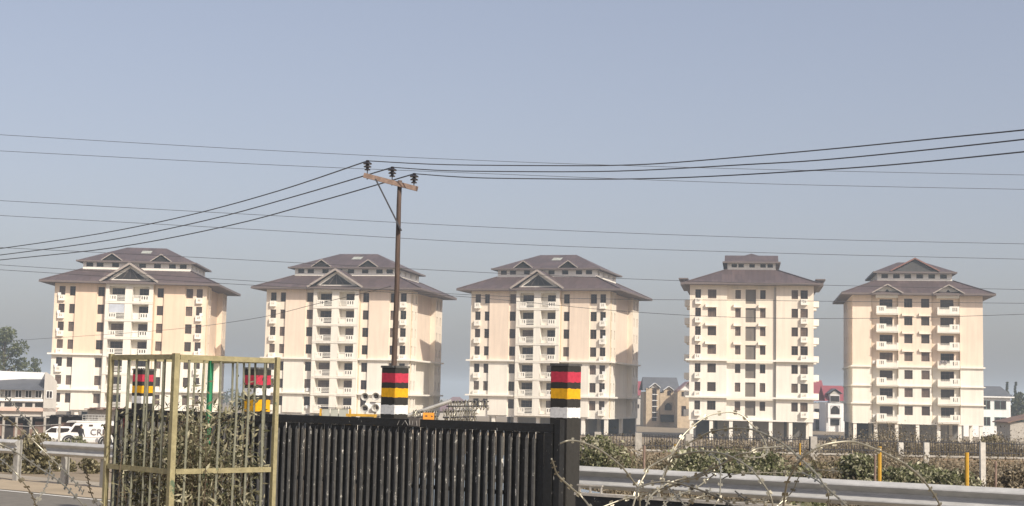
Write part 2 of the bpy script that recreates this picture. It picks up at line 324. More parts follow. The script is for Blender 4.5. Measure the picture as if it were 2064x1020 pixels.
def hip(mb, x0,x1,y0,y1,z0, X0,X1,Y0,Y1,z1, m=0):
    a = [(x0,y0,z0),(x1,y0,z0),(x1,y1,z0),(x0,y1,z0)]; b = [(X0,Y0,z1),(X1,Y0,z1),(X1,Y1,z1),(X0,Y1,z1)]
    for i in range(4):
        j = (i+1) % 4
        pts = [a[i], a[j], b[j], b[i]]
        if (Vector(b[i])-Vector(b[j])).length < 1e-4: pts = [a[i], a[j], b[j]]
        mb.poly(pts, m)
def fascia(mb, x0,x1,y0,y1,z0,z1,t=0.12):
    mb.box(x0-t,x1+t,y0-t,y0,z0,z1); mb.box(x0-t,x1+t,y1,y1+t,z0,z1); mb.box(x0-t,x0,y0,y1,z0,z1); mb.box(x1,x1+t,y0,y1,z0,z1)
def gable_roof(mb, hw, zb, za, y0, y1, th=0.22, cx=0.0):
    for s in (-1, 1):
        p = [(cx+s*hw, zb), (cx, za), (cx, za+th), (cx+s*(hw+0.05), zb+th*0.9)]
        if s > 0: p = p[::-1]
        mb.prism(p, y0, y1)
def rafters(mb, hw, zb, za, y0, w=0.22, th=0.10, cx=0.0, drop=0.02):
    for s in (-1, 1):
        mb.bar((cx+s*(hw+0.03), y0-th/2-0.003, zb+0.05-drop), (cx, y0-th/2-0.003, za+0.05-drop), th, w)

# ------------------------------------------------------------------ towers
FLR = [3.1*k for k in range(7)]            # floor levels above the stilts
ZS = 9.6                                    # paint changes from cream to peach
def stilts(root, hw, D):
    col = MB(); col.box(-0.3,0.3,-0.3,0.3,-3.9,-0.26); cm = col.mesh('column', WHITE)
    n = 7
    for i in range(n):
        x = -hw+0.45 + (2*hw-0.9)*i/(n-1)
        for y in (0.45, D*0.5, D-0.45): inst('column', cm, (x, y, 0), root)
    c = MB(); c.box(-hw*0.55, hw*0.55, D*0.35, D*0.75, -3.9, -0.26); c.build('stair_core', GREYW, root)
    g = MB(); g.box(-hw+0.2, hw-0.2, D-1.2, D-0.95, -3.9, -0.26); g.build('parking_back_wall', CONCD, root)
    s = MB(); s.box(-hw, hw, 0, D, -0.26, -0.002); s.build('ground_slab', WHITE, root)
def main_roof(root, ex, ey0, ey1, ez, tx, ty0, ty1, tz):
    r = MB(); hip(r, -ex,ex,ey0,ey1,ez+0.3, -tx,tx,ty0,ty1,tz); ro = r.build('roof', ROOF, root)
    f = MB(); fascia(f, -ex,ex,ey0,ey1,ez,ez+0.34); f.build('eave_board', FASCIA, ro)
    s = MB(); s.poly([(-ex,ey0,ez+0.02),(-ex,ey1,ez+0.02),(ex,ey1,ez+0.02),(ex,ey0,ez+0.02)]); s.build('soffit', SOFFIT, ro)
    # hip cappings
    for sx in (-1,1):
        MB().bar((sx*ex,ey0,ez+0.36),(sx*tx,ty0,tz+0.06),0.3,0.12).build('hip_capping', ROOF, ro); MB().bar((sx*ex,ey1,ez+0.36),(sx*tx,ty1,tz+0.06),0.3,0.12).build('hip_capping', ROOF, ro)
    return ro
def clerestory(root, hx, y0, y1, z0, z1, wins, side=4):
    c = MB(); hol = [(u-wd/2,u+wd/2,z0+0.5,z1-0.1,0.3) for u, wd in wins]
    c.wall((0,y0),(1,0),(0,-1),-hx,hx,z0-0.5,z1,hol)
    sy = [(y0+(y1-y0)*(i+0.5)/side-0.5, y0+(y1-y0)*(i+0.5)/side+0.5, z0+0.5, z1-0.1, 0.3) for i in range(side)]
    for s in (-1,1): c.wall((s*hx,0),(0,1),(s,0),y0,y1,z0-0.5,z1,sy)
    c.wall((0,y1),(1,0),(0,1),-hx,hx,z0-0.5,z1)
    co = c.build('clerestory_wall', WHITE, root)
    for a, b, c0, d, dp in hol:
        m = MB(); m.box(a-0.01,b+0.01,y0+0.24,y0+0.3,c0-0.01,d+0.01); m.build('clerestory_pane', PANE, co)
    for a, b, c0, d, dp in sy:
        for s in (-1,1):
            m = MB(); m.box(min(s*hx-s*0.3,s*hx-s*0.24),max(s*hx-s*0.3,s*hx-s*0.24),a-0.01,b+0.01,c0-0.01,d+0.01); m.build('clerestory_pane', PANE, co)
    return co

def tower_a():
    root = empty('apartment_tower'); HW, D, H = 12.5, 24.0, 22.0
    wt = [z+1.2 for z in FLR]; wh = 1.65
    W = MB(); segs = [(-12.5,-9,0.0,[(-11.75,-10.75),(-10.0,-9.08)]),(-9,-5.5,-0.3,[]),(-5.5,-3.95,0.0,[(-5.38,-4.3)]),(-3.95,3.85,-0.95,None),
                      (3.85,5.5,0.0,[(4.35,5.38)]),(5.5,9,-0.3,[]),(9,12.5,0.0,[(9.1,10.2),(10.8,11.8)])]
    wins = []
    for (a, b, yo, hs_) in segs:
        if hs_ is None:
            hol = []
            for z in FLR:
                hol += [(-3.35,-0.75,z+0.45,z+3.0,1.5,1),(0.45,3.15,z+0.45,z+3.0,1.5,1)]
            W.wall((0,yo),(1,0),(0,-1),a,b,0,H+0.35,hol,(ZS,1,1),1)
        else:
            hol = [(h[0],h[1],z,z+wh,0.28) for h in hs_ for z in wt]; wins += [(h[0],yo+0.2,z,h[1]-h[0]) for h in hs_ for z in wt]
            strip_ = bool(hs_)
            W.wall((0,yo),(1,0),(0,-1),a,b,0,H,hol,(ZS,0 if not strip_ else 2,1))
    for i in range(len(segs)-1):
        x, y0, y1 = segs[i][1], segs[i][2], segs[i+1][2]
        if y0 != y1:
            W.wall((x,0),(0,1),(1 if y1 > y0 else -1,0),min(y0,y1),max(y0,y1),0,H,(),(ZS,0,1))
    # sides: front wing, recess, rear wing
    sw = []
    for s in (-1,1):
        hol1 = [(v,v+0.75,z,z+wh,0.25) for v in (1.3,3.6) for z in wt]; hol2 = [(v,v+0.8,z,z+wh,0.25) for v in (19.6,22.2) for z in wt]
        W.wall((s*HW,0),(0,1),(s,0),0,5,0,H,hol1,(ZS,2,1)); W.wall((s*HW,0),(0,1),(s,0),18.8,D,0,H,hol2,(ZS,2,1))
        W.wall((s*(HW-0.9),0),(0,1),(s,0),5,18.8,0,H,(),(ZS,0,1))
        for v in (5,18.8): W.wall((0,v),(1,0),(0,1),min(s*HW,s*(HW-0.9)),max(s*HW,s*(HW-0.9)),0,H,(),(ZS,2,1))
        for h in hol1+hol2: sw.append((s,h[0],h[2],h[1]-h[0]))
    W.wall((0,D),(1,0),(0,1),-HW,HW,0,H,(),(ZS,0,1))
    W.build('wall', [PEACH, CREAM, mat_cache('pale_peach')], root)
    for x, y, z, wd in wins: add_window(root, x, y, z, wd, wh)
    for s, v, z, wd in sw:
        add_window(root, s*(HW-0.2), v if s > 0 else v+wd, z, wd, wh, R(90)*s)
    # loggia doors, parapets and rails
    pl = MB(); slit_panel(pl, 0,1.25,0,1.0,0,0.12,3,0.15,1.05); pl.box(0,2.6,0,0.14,-0.12,-0.002); plm = pl.mesh('parapet', WHITE)
    rl_ = MB()
    for z in (0.18,0.42,0.66,0.9): rl_.box(1.25,2.6,0.02,0.08,z,z+0.10)
    rlm = rl_.mesh('railing', WHITE)
    pr = MB(); slit_panel(pr, 1.35,2.7,0,1.0,0,0.12,3,1.5,2.5); pr.box(0,2.7,0,0.14,-0.12,-0.002); prm = pr.mesh('parapet', WHITE)
    rr = MB()
    for z in (0.18,0.42,0.66,0.9): rr.box(0,1.35,0.02,0.08,z,z+0.10)
    rrm = rr.mesh('railing', WHITE)
    bnd = MB(); bnd.box(-3.95,3.85,-0.09,0.0,-0.10,0.06); bnd.box(-3.95,3.85,-0.06,0.0,0.16,0.22); bm_ = bnd.mesh('floor_band', WHITE)
    for z in FLR:
        p = inst('parapet', plm, (-3.35,-1.0,z+0.47), root); inst('railing', rlm, (0,0,0), p)
        p = inst('parapet', prm, (0.45,-1.0,z+0.47), root); inst('railing', rrm, (0,0,0), p)
        add_window(root, -3.1, 0.50, z+0.5, 2.2, 2.2, name='balcony_door', curtain=0.1); add_window(root, 1.35, 0.50, z+0.5, 1.75, 2.2, name='balcony_door', curtain=0.1)
        if z > 0: inst('floor_band', bm_, (0,-0.95,z+0.12), root)
    cb = MB(); slit_panel(cb,-0.05,0.95,0,0.85,-0.45,0.1,2,0.25,0.65); cb.box(-0.05,0.95,-0.47,0,-0.15,0.0); cb.box(-0.05,0.05,-0.35,0,0,0.85); cb.box(0.85,0.95,-0.35,0,0,0.85); cbm = cb.mesh('corner_balcony', WHITE)
    for z in wt:
        inst('corner_balcony', cbm, (-11.7,0,z-0.75), root); inst('corner_balcony', cbm, (10.85,0,z-0.75), root)
    # ledges wrap round the block
    for z in (ZS-0.1, 3.35):
        for s in (-1,1):
            l_ = MB(); l_.box(*((-HW-0.55,-4.02) if s < 0 else (3.92,HW+0.55)),-0.75,0,z,z+0.28)
            l_.box(min(s*HW,s*(HW+0.55)),max(s*HW,s*(HW+0.55)),0.0,D,z,z+0.28); l_.box(min(s*(HW-0.9),s*HW),max(s*(HW-0.9),s*HW),5.0,18.8,z,z+0.28)
            l_.build('ledge', WHITE, root)
    dp = MB(); dp.tube([(0,0,0),(0,0,H-0.1)],0.07,6); dpm = dp.mesh('downpipe', mat_cache('pipe'))
    for x, y in ((-4.05,-0.12),(3.95,-0.12),(12.58,0.6)): inst('downpipe', dpm, (x,y,0), root)
    # roofs
    ro = main_roof(root, 14.6, -1.75, D+1.75, H, 9.1, 4.0, D-4.0, 24.85)
    clerestory(root, 9.0, 4.1, D-4.1, 24.8, 26.15, [(x,1.15) for x in (-7.9,-6.2,-3.6,-1.2,0.9,3.4,5.9,7.7)])
    u = MB(); hip(u,-9.9,9.9,3.3,D-3.3,26.35,-3.4,3.4,D/2,D/2,29.6); uo = u.build('upper_roof', ROOF, root)
    f = MB(); fascia(f,-9.9,9.9,3.3,D-3.3,26.12,26.39); f.build('eave_board', FASCIA, uo)
    s = MB(); s.poly([(-9.9,3.3,26.14),(-9.9,D-3.3,26.14),(9.9,D-3.3,26.14),(9.9,3.3,26.14)]); s.build('soffit', SOFFIT, uo)
    for cx in (-4.1, 4.1):
        g = MB(); gable_roof(g,1.75,26.42,27.7,3.3,8.0,0.14,cx); go = g.build('dormer', ROOF, uo)
        t = MB(); t.prism([(cx-1.35,26.45),(cx+1.35,26.45),(cx,27.5)],3.5,3.65); t.build('dormer_vent', DARKGAP, go)
        q = MB(); rafters(q,1.75,26.42,27.7,3.3,0.16,0.08,cx); q.build('barge_board', BARGE, go)
    sk = MB(); sk.poly([(0.0,0,0),(1.7,0,0),(1.7,1.7,0.635),(0,1.7,0.635)]); ss = sk.build('skylight', mat_cache('skylight'), uo); ss.location = (-0.3, 8.3, 28.26)
    g = MB(); gable_roof(g,4.75,22.32,25.5,-1.9,4.2,0.2,-0.05); go = g.build('gable_roof', ROOF, ro)
    q = MB(); rafters(q,4.75,22.32,25.5,-1.9,0.34,0.12,-0.05); q.build('barge_board', BARGE, go)
    t = MB(); t.prism([(-3.95,22.35),(3.85,22.35),(2.6,23.5),(-0.05,25.25),(-2.7,23.5)],-0.95,-0.7); t.build('gable_wall', WHITE, go)
    t = MB(); t.prism([(-2.75,22.85),(2.65,22.85),(-0.05,24.75)],-1.02,-0.955); to = t.build('gable_louvre', DARKGAP, go)
    t = MB(); t.bar((-0.05,-1.05,22.9),(-0.05,-1.05,24.6),0.09,0.05,(1,0,0)); t.bar((-1.3,-1.05,22.9),(-0.4,-1.05,24.3),0.09,0.05,(0,1,0)); t.bar((1.2,-1.05,22.9),(0.3,-1.05,24.3),0.09,0.05,(0,1,0)); t.build('gable_strut', FASCIA, to)
    stilts(root, HW, D)
    return root
_mc = {}
def mat_cache(k):
    if k not in _mc:
        _mc[k] = {'pale_peach': lambda: mat_stucco('pale_peach_paint', (0.81,0.71,0.58)), 'pipe': lambda: mat('cream_pipe', (0.60,0.50,0.33), 0.6),
                  'skylight': lambda: mat('pale_roof_sheet', (0.36,0.37,0.32), 0.5, 0.25, 1.5), 'ac': lambda: mat('ac_white', (0.75,0.75,0.73), 0.5)}[k]()
    return _mc[k]

def tower_b():
    root = empty('apartment_tower'); HW, D, H = 10.2, 24.0, 22.3
    wt = [z+1.45 for z in FLR]; wh = 1.5; W = MB(); wins = []
    segs = [(-10.2,-4.0,0.0,[(-9.3,-8.35),(-7.2,-5.8)]),(-4.0,4.1,0.5,[(-2.65,-1.75),(1.45,2.35)]),(4.1,10.2,0.0,[(6.6,7.65),(8.05,9.25)])]
    for a, b, yo, hs_ in segs:
        hol = [(h[0],h[1],z,z+wh,0.28) for h in hs_ for z in wt]; wins += [(h[0],yo+0.2,z,h[1]-h[0]) for h in hs_ for z in wt]
        if yo: hol += [(-0.95,0.75,z+0.62,z+3.02,0.35) for z in FLR]
        W.wall((0,yo),(1,0),(0,-1),a,b,0,H,hol,(ZS+0.1,0,1))
    for x, s in ((-4.0,1),(4.1,-1)): W.wall((x,0),(0,1),(s,0),0,0.5,0,H,(),(ZS+0.1,0,1))
    for s in (-1,1): W.wall((s*HW,0),(0,1),(s,0),0,D,0,H,(),(ZS+0.1,0,1))
    W.wall((0,D),(1,0),(0,1),-HW,HW,0,H,(),(ZS+0.1,0,1))
    W.build('wall', [mat_cache('pale_peach'), CREAM], root)
    for x, y, z, wd in wins: add_window(root, x, y, z, wd, wh)
    st = MB(); st.box(-0.95,0.75,0,0.06,0,2.4); st.box(-0.12,-0.06,-0.04,0,0,2.4); stm = st.mesh('stair_window', STAIR)
    for z in FLR: inst('stair_window', stm, (0,0.76,z+0.62), root)
    sh = MB(); sh.box(-0.35,1.3,-0.45,0,0,0.09); sh.box(-0.35,-0.27,-0.45,0,0.09,0.55); shm = sh.mesh('sunshade', WHITE)
    for z in wt[3:6]:
        for x, y, k in ((-7.2,0,1.15),(-2.65,0.5,0.8),(1.45,0.5,0.8)): inst('sunshade', shm, (x,y,z+wh+0.12), root, scale=(k,1,1))
    for x in (-2.65,1.45): inst('sunshade', shm, (x,0.5,wt[6]+wh+0.1), root, scale=(0.8,0.6,1))
    cb = MB(); slit_panel(cb,0,0.95,0,0.85,-0.5,0.1,2,0.25,0.68); cb.box(0,0.95,-0.52,0,-0.15,0.0); cb.box(0,0.1,-0.4,0,0,0.85); cb.box(0.85,0.95,-0.4,0,0,0.85); cbm = cb.mesh('corner_balcony', WHITE)
    sb = MB(); sb.box(0,1.0,0,3.2,-0.16,0); sb.box(0.9,1.0,0,3.2,0,0.9); sb.box(0,0.9,0,0.1,0,0.9); sb.box(0,0.9,3.1,3.2,0,0.9); sbm = sb.mesh('side_balcony', WHITE)
    dw = MB(); dw.box(0,0.05,0.5,2.7,0,2.1); dwm = dw.mesh('balcony_door', PANE)
    for z in wt:
        inst('corner_balcony', cbm, (-9.3,0,z-0.85), root); inst('corner_balcony', cbm, (8.1,0,z-0.85), root, scale=(1.15,1,1))
        for v in (3.0, 12.0):
            inst('side_balcony', sbm, (HW,v,z-0.95), root); inst('balcony_door', dwm, (HW,v,z-0.94), root)
            inst('side_balcony', sbm, (-HW,v+3.2,z-0.95), root, (0,0,math.pi)); inst('balcony_door', dwm, (-HW-0.05,v,z-0.94), root)
    for z in (ZS, 3.45):
        l_ = MB(); l_.box(-HW-0.6,HW+0.6,-0.6,0.0,z,z+0.3)
        for s in (-1,1): l_.box(min(s*HW,s*(HW+0.6)),max(s*HW,s*(HW+0.6)),0,2.6,z,z+0.3)
        l_.build('ledge', WHITE, root)
    dp = MB(); dp.box(-0.16,0.16,-0.12,0,0,H-0.3); dpm = dp.mesh('downpipe', GREYW); inst('downpipe', dpm, (3.9,0.5,0), root)  # wide grey box: pipe and its shadow strip built as one
    ro = main_roof(root, 11.1, -1.4, D+1.4, H, 4.2, 4.6, D-4.6, 25.3)
    # raised side roofs over the balcony bays
    for s in (-1,1):
        g = MB(); g.box(min(s*10.9,s*11.9),max(s*10.9,s*11.9),2.0,17.0,H+0.15,H+1.05); g.box(min(s*10.6,s*12.2),max(s*10.6,s*12.2),1.6,17.4,H+1.06,H+1.28); g.build('side_gable', FASCIA, ro)
    clerestory(root, 4.05, 4.7, D-4.7, 25.2, 26.4, [(x,0.9) for x in (-2.9,-1.75,0.1,1.95,3.15)], 5)
    u = MB(); hip(u,-4.75,4.75,3.9,D-3.9,26.6,-0.03,0.03,9.0,D-9,28.5); uo = u.build('upper_roof', ROOF, root)
    f = MB(); fascia(f,-4.75,4.75,3.9,D-3.9,26.38,26.64); f.build('eave_board', FASCIA, uo)
    s_ = MB(); s_.poly([(-4.75,3.9,26.4),(-4.75,D-3.9,26.4),(4.75,D-3.9,26.4),(4.75,3.9,26.4)]); s_.build('soffit', SOFFIT, uo)
    cg = MB(); cg.poly([(-4.6,8.4,26.9),(4.6,8.4,26.9),(4.6,12,28.45),(-4.6,12,28.45)]); cg.poly([(4.6,15.6,26.9),(-4.6,15.6,26.9),(-4.6,12,28.45),(4.6,12,28.45)])
    for s in (-4.6,4.6): cg.poly([(s,8.4,26.9),(s,15.6,26.9),(s,12,28.45)])
    cg.build('cross_gable', ROOF, uo)
    stilts(root, HW, D)
    return root

def tower_c():
    root = empty('apartment_tower'); HW, D, H = 11.5, 24.0, 22.0
    wt = [z+1.3 for z in FLR]; wh = 1.55; W = MB(); wins = []
    segs = [(-11.5,-8.1,0.0,[]),(-8.1,-3.35,0.6,'d1'),(-3.35,2.55,0.0,[(-2.3,-0.85),(0.7,2.15)]),(2.55,7.5,0.6,'d2'),(7.5,11.5,0.0,[])]
    doors = []
    for a, b, yo, hs_ in segs:
        if isinstance(hs_, str):
            d = (-6.6,-4.3) if hs_ == 'd1' else (4.15,6.5)
            hol = [(d[0],d[1],z+0.62,z+2.75,0.3) for z in FLR]; doors += [(d[0],yo+0.2,z+0.62,d[1]-d[0]) for z in FLR]
        else:
            hol = [(h[0],h[1],z,z+wh,0.25) for h in hs_ for z in wt]; wins += [(h[0],yo+0.18,z,h[1]-h[0]) for h in hs_ for z in wt]
        W.wall((0,yo),(1,0),(0,-1),a,b,0,H,hol,(ZS,0,1))
    for i in range(4):
        x, y0, y1 = segs[i][1], segs[i][2], segs[i+1][2]; W.wall((x,0),(0,1),(1 if y1 > y0 else -1,0),min(y0,y1),max(y0,y1),0,H,(),(ZS,0,1))
    sw = [(v,v+0.9,z,z+wh,0.25) for v in (3.0,8.0,15.0,20.0) for z in wt]
    for s in (-1,1): W.wall((s*HW,0),(0,1),(s,0),0,D,0,H,sw,(ZS,0,1))
    W.wall((0,D),(1,0),(0,1),-HW,HW,0,H,(),(ZS,0,1))
    W.build('wall', [PEACH, CREAM], root)
    for x, y, z, wd in wins: add_window(root, x, y, z, wd, wh, curtain=0.5)
    for v0, v1, z0, z1, dpt in sw:
        for s in (-1,1): add_window(root, s*(HW-0.18), v0 if s > 0 else v1, z0, v1-v0, wh, R(90)*s)
    for x, y, z, wd in doors: add_window(root, x, y, z, wd, 2.13, name='balcony_door', curtain=0.1)
    def bal(flip):
        b = MB(); b.box(0,3.85,0,1.55,0,0.2); b.box(-0.04,3.89,-0.06,1.55,0.2,0.32)
        a = MB()
        if not flip: slit_panel(a,0,1.75,0.32,1.5,0,0.12,3,0.45,1.25); b_e = (3.6,3.85)
        else: slit_panel(a,2.1,3.85,0.32,1.5,0,0.12,3,2.65,3.45); b_e = (0,0.25)
        near_s, far_s = ((0,0.12),(3.73,3.85)) if not flip else ((3.73,3.85),(0,0.12)); a.box(*near_s,0.12,1.55,0.32,1.35)
        e_ = MB(); e_.box(*b_e,0,0.12,0.32,1.35); e_.box(*far_s,0.12,1.55,0.32,1.35)
        r = MB(); x0, x1 = (1.75,3.6) if not flip else (0.25,2.1)
        r.box(x0,x1,0.03,0.09,0.34,1.02)
        for z in (1.08,1.24): r.box(x0,x1,0.03,0.08,z,z+0.05)
        return b.mesh('balcony', WHITE), a.mesh('parapet', WHITE), r.mesh('railing', CREAM), e_.mesh('end_parapet', WHITE)
    BL, BR = bal(False), bal(True)
    for z in FLR:
        for (m, x) in ((BL,-7.3),(BR,3.45)):
            o = inst('balcony', m[0], (x,-0.95,z+0.0), root); inst('parapet', m[1], (0,0,0), o); inst('railing', m[2], (0,0,0), o); inst('end_parapet', m[3], (0,0,0), o)
    sh = MB(); sh.box(-0.4,1.75,-0.4,0,0,0.09); sh.box(-0.4,-0.32,-0.4,0,0.09,0.5); shm = sh.mesh('sunshade', WHITE)
    for z in wt[3:6]:
        for x in (-2.3,0.7): inst('sunshade', shm, (x,0,z+wh+0.08), root)
    for z, t in ((ZS-0.1,0.26),(6.2,0.16),(3.1,0.2)):
        for a, b, s in ((-11.82,-8.15,-1),(-3.3,2.5,0),(7.55,11.82,1)):
            l_ = MB(); l_.box(a,b,-0.32,0,z,z+t)
            if s: l_.box(min(s*HW,s*(HW+0.32)),max(s*HW,s*(HW+0.32)),0,D,z,z+t)
            l_.build('ledge', WHITE, root)
    dp = MB(); dp.tube([(0,0,0),(0,0,H-0.1)],0.06,6); dpm = dp.mesh('downpipe', mat_cache('pipe'))
    for x in (-8.0,-3.45,2.65,7.4): inst('downpipe', dpm, (x,0.5,0), root)
    ro = main_roof(root, 13.45, -1.6, D+1.6, H, 6.9, 3.8, D-3.8, 24.9)
    for cx in (-5.4,5.35):
        g = MB(); gable_roof(g,2.75,22.25,23.75,-1.85,2.4,0.16,cx); go = g.build('gable_roof', ROOF, ro)
        q = MB(); rafters(q,2.75,22.25,23.75,-1.85,0.2,0.1,cx); q.build('barge_board', BARGE, go)
        t = MB(); t.prism([(cx-1.95,21.55),(cx+1.95,21.55),(cx+1.95,22.6),(cx,23.6),(cx-1.95,22.6)],-0.95,0.55); t.build('gable_wall', WHITE, go)
        t = MB(); t.prism([(cx-0.5,22.45),(cx+0.5,22.45),(cx,22.98)],-1.0,-0.955); t.build('gable_vent', DARKGAP, go)
    clerestory(root, 6.7, 3.9, D-3.9, 24.8, 26.15, [(x,1.2) for x in (-5.35,-3.25,-1.2,0.95,3.1,5.2)])
    u = MB(); hip(u,-7.4,7.4,3.0,D-3.0,26.4,-2.5,2.5,9.0,D-9.0,28.6); uo = u.build('upper_roof', ROOF, root)
    t = MB(); t.poly([(-2.5,9,28.6),(2.5,9,28.6),(2.5,D-9,28.6),(-2.5,D-9,28.6)]); t.build('roof_top', ROOF, uo)
    f = MB(); fascia(f,-7.4,7.4,3.0,D-3.0,26.14,26.44); f.build('eave_board', FASCIA, uo)
    s_ = MB(); s_.poly([(-7.4,3.0,26.16),(-7.4,D-3.0,26.16),(7.4,D-3.0,26.16),(7.4,3.0,26.16)]); s_.build('soffit', SOFFIT, uo)
    g = MB(); gable_roof(g,4.4,26.5,28.75,2.8,9.5,0.16); go = g.build('gable_roof', ROOF, uo)
    q = MB(); rafters(q,4.4,26.5,28.75,2.8,0.24,0.1); q.build('barge_board', mat('red_brown_board',(0.22,0.11,0.09),0.6), go)
    t = MB(); t.prism([(-4.0,26.46),(4.0,26.46),(0,28.5)],3.1,3.25); t.build('gable_louvre', mat('louvre_slate',(0.07,0.068,0.066),0.7,0.2,2.0), go)
    stilts(root, HW, D)
    return root

TZ = -1.55
G5 = 'five apartment towers in a row'
def place(t, px, Y, deg, zo=0.0):
    p = at(px, 700, Y); t.location = (p.x, Y, TZ+zo); t.rotation_euler = (0,0,R(-deg))
ta = tower_a(); place(ta, 259, 260, -2.5, -0.15); ta.scale = (1.055,1.0,1.0)
tag(ta, 'peach apartment tower furthest left, partly behind the olive tree guard, with curtained balcony', 'apartment tower', G5)
t2 = copy_tree(ta); place(t2, 678, 266, 11, 0.1); t2.scale = (1.075,1.0,1.0)
tag(t2, 'apartment tower crossed by the wooden utility pole, second from the left', 'apartment tower', G5)
t3 = copy_tree(ta); place(t3, 1086, 263, 17, 0.4); t3.scale = (1.02,1.0,1.0)
tag(t3, 'middle apartment tower with front gable, behind the rightmost striped pillar', 'apartment tower', G5)
t4 = tower_b(); place(t4, 1514, 248, 9, 0.75)
tag(t4, 'narrow pale apartment tower with a central column of dark stair windows', 'apartment tower', G5)
t5 = tower_c(); place(t5, 1849, 258, 9, 0.65); t5.scale = (0.955,1.0,1.0)
tag(t5, 'rightmost apartment tower with two columns of projecting balconies under small gables', 'apartment tower', G5)
# curtained loggia and air conditioners on the first tower
c = MB(); c.box(0,2.5,0,0.04,0,1.45); c.box(0.8,0.86,-0.03,0,0,1.45); c.box(1.64,1.7,-0.03,0,0,1.45); c.build('curtain_glazing', mat('pale_blue_curtain',(0.50,0.53,0.58),0.5,0.15,1.0), ta, (-3.3,-0.9,FLR[5]+1.5))
acm = MB().box(0,0.5,-0.3,0,0,0.55).mesh('ac_unit', mat_cache('ac'))
for i, z in enumerate(FLR):
    if i not in (3,): inst('ac_unit', acm, (-11.9,-0.02,z+1.15), ta)
    if i in (1,3,5): inst('ac_unit', acm, (11.45,-0.05,z+1.2), ta)
for i, z in enumerate(FLR):
    if i in (0,1,2,4,5): inst('ac_unit', acm, (11.4,-0.05,z+1.25), t3)
rnd_p = random.Random(77)
for wo in ta.children:                      # the first tower is painted a deeper peach
    if wo.name.split('.')[0] == 'wall': wo.data = wo.data.copy(); wo.data.materials[0] = mat_stucco('deep_peach_paint', (0.78,0.60,0.44)); wo.data.materials[2] = mat_stucco('mid_peach_paint', (0.79,0.65,0.50))

for tw in (t2, t3):
    for wo in tw.children:
        if wo.name.split('.')[0] in ('window','balcony_door'):
            for pn in wo.children:
                d_ = pn.data; ks = [v for v in WM.values() if d_ in v[1]]
                if ks: pn.data = rnd_p.choice(ks[0][1] + [ks[0][1][0]])
for tw, xs_ in ((t2,(-4.9,11.4)),(t4,(-9.25,8.2)),(t5,(-7.9,7.75))):
    for z in FLR:
        for x in xs_:
            if rnd_p.random() < 0.35: inst('ac_unit', acm, (x,0.55 if tw is t5 else -0.05,z+0.75), tw)
# washing on a balcony of the last tower
lm = MB()
for i, (dx, wd, h) in enumerate(((0,0.35,0.7),(0.45,0.3,0.5),(0.85,0.4,0.6))): lm.box(dx,dx+wd,-0.02,0.02,-h,0)
lo = lm.build('hanging_washing', [mat('dark_cloth',(0.04,0.03,0.04),0.9,0.6,3.0,col2=(0.5,0.45,0.42))]); lo.rotation_euler = (0,0,R(-11)); lo.location = t5.matrix_basis @ Vector((3.75,-1.05,FLR[3]+1.5))
tag(lo, 'washing hung over a balcony parapet of the rightmost tower', 'washing')


# ------------------------------------------------------------------ foliage helpers
def leaves(mb, pts, smin, smax, aspect=0.55, up=0.0, rnd=random):
    for p in pts:
        L = rnd.uniform(smin, smax); W_ = L*aspect
        a = Vector((rnd.gauss(0,1), rnd.gauss(0,1), rnd.gauss(0,1)+up)).normalized()
        b = a.cross(Vector((rnd.gauss(0,1), rnd.gauss(0,1), rnd.gauss(0,1)))).normalized()
        p = Vector(p)
        mb.poly([p-a*L*0.5, p+b*W_*0.5, p+a*L*0.5, p-b*W_*0.5])
def blob(c, r, n, rnd=random, shell=0.5):
    out = []
    for _ in range(n):
        d = Vector((rnd.gauss(0,1), rnd.gauss(0,1), rnd.gauss(0,1))).normalized(); k = shell + (1-shell)*rnd.random()**0.6
        out.append((c[0]+d.x*r[0]*k, c[1]+d.y*r[1]*k, c[2]+d.z*r[2]*k))
    return out
def bush(name, px, Y, wpx, top_py, label, cat, group, lm, seed, nl=900, lsize=(0.07,0.15), base=None, dens=1.0, zb=None, clumps=None):
    """bush whose foot stands on the ground at depth Y; width and top come from the photo's scale at that depth"""
    rnd = random.Random(seed); sc = FPX/Y; z0 = gz(Y) if zb is None else zb
    p = at(px, top_py, Y); h = max(0.3, p.z - z0); w_ = wpx/sc
    root = empty(name, (p.x, Y, z0)); tag(root, label, cat, group)
    st = MB(); lf = MB(); k = clumps or max(4, int(w_/0.5)); per = int(nl/k*dens)
    for i in range(k):
        cx = (rnd.random()-0.5)*w_*0.85; ed = 1-abs(cx)/(w_*0.5)*0.45; hh = h*rnd.uniform(0.55,1.0)*ed; cy = rnd.uniform(-0.3,0.3)*min(w_,1.5)
        r = rnd.uniform(0.22,0.42)*min(1.6,max(0.6,h))
        st.tube([(cx*0.3,cy*0.3,-0.05),(cx*0.7,cy*0.7,hh*0.45),(cx,cy,hh*0.97)],[0.016,0.011,0.004],4)
        for _ in range(3):
            dx, dy = rnd.uniform(-r,r), rnd.uniform(-r,r); st.tube([(cx*0.8,cy*0.8,hh*0.4),(cx+dx,cy+dy,hh*rnd.uniform(0.7,1.08))],[0.008,0.003],3)
        zc = max(hh-r*0.8, r*0.5)
        leaves(lf, blob((cx,cy,zc),(r*1.25,r*1.1,r),int(per*0.55),rnd), *lsize, rnd=rnd)
        leaves(lf, [(cx*rnd.uniform(0.3,1.1)+rnd.gauss(0,r*0.5),cy+rnd.gauss(0,r*0.5),rnd.random()*hh) for _ in range(int(per*0.45))], *lsize, rnd=rnd)
    st.build('stems', BARK, root); lf.build('leaves', lm, root); return root
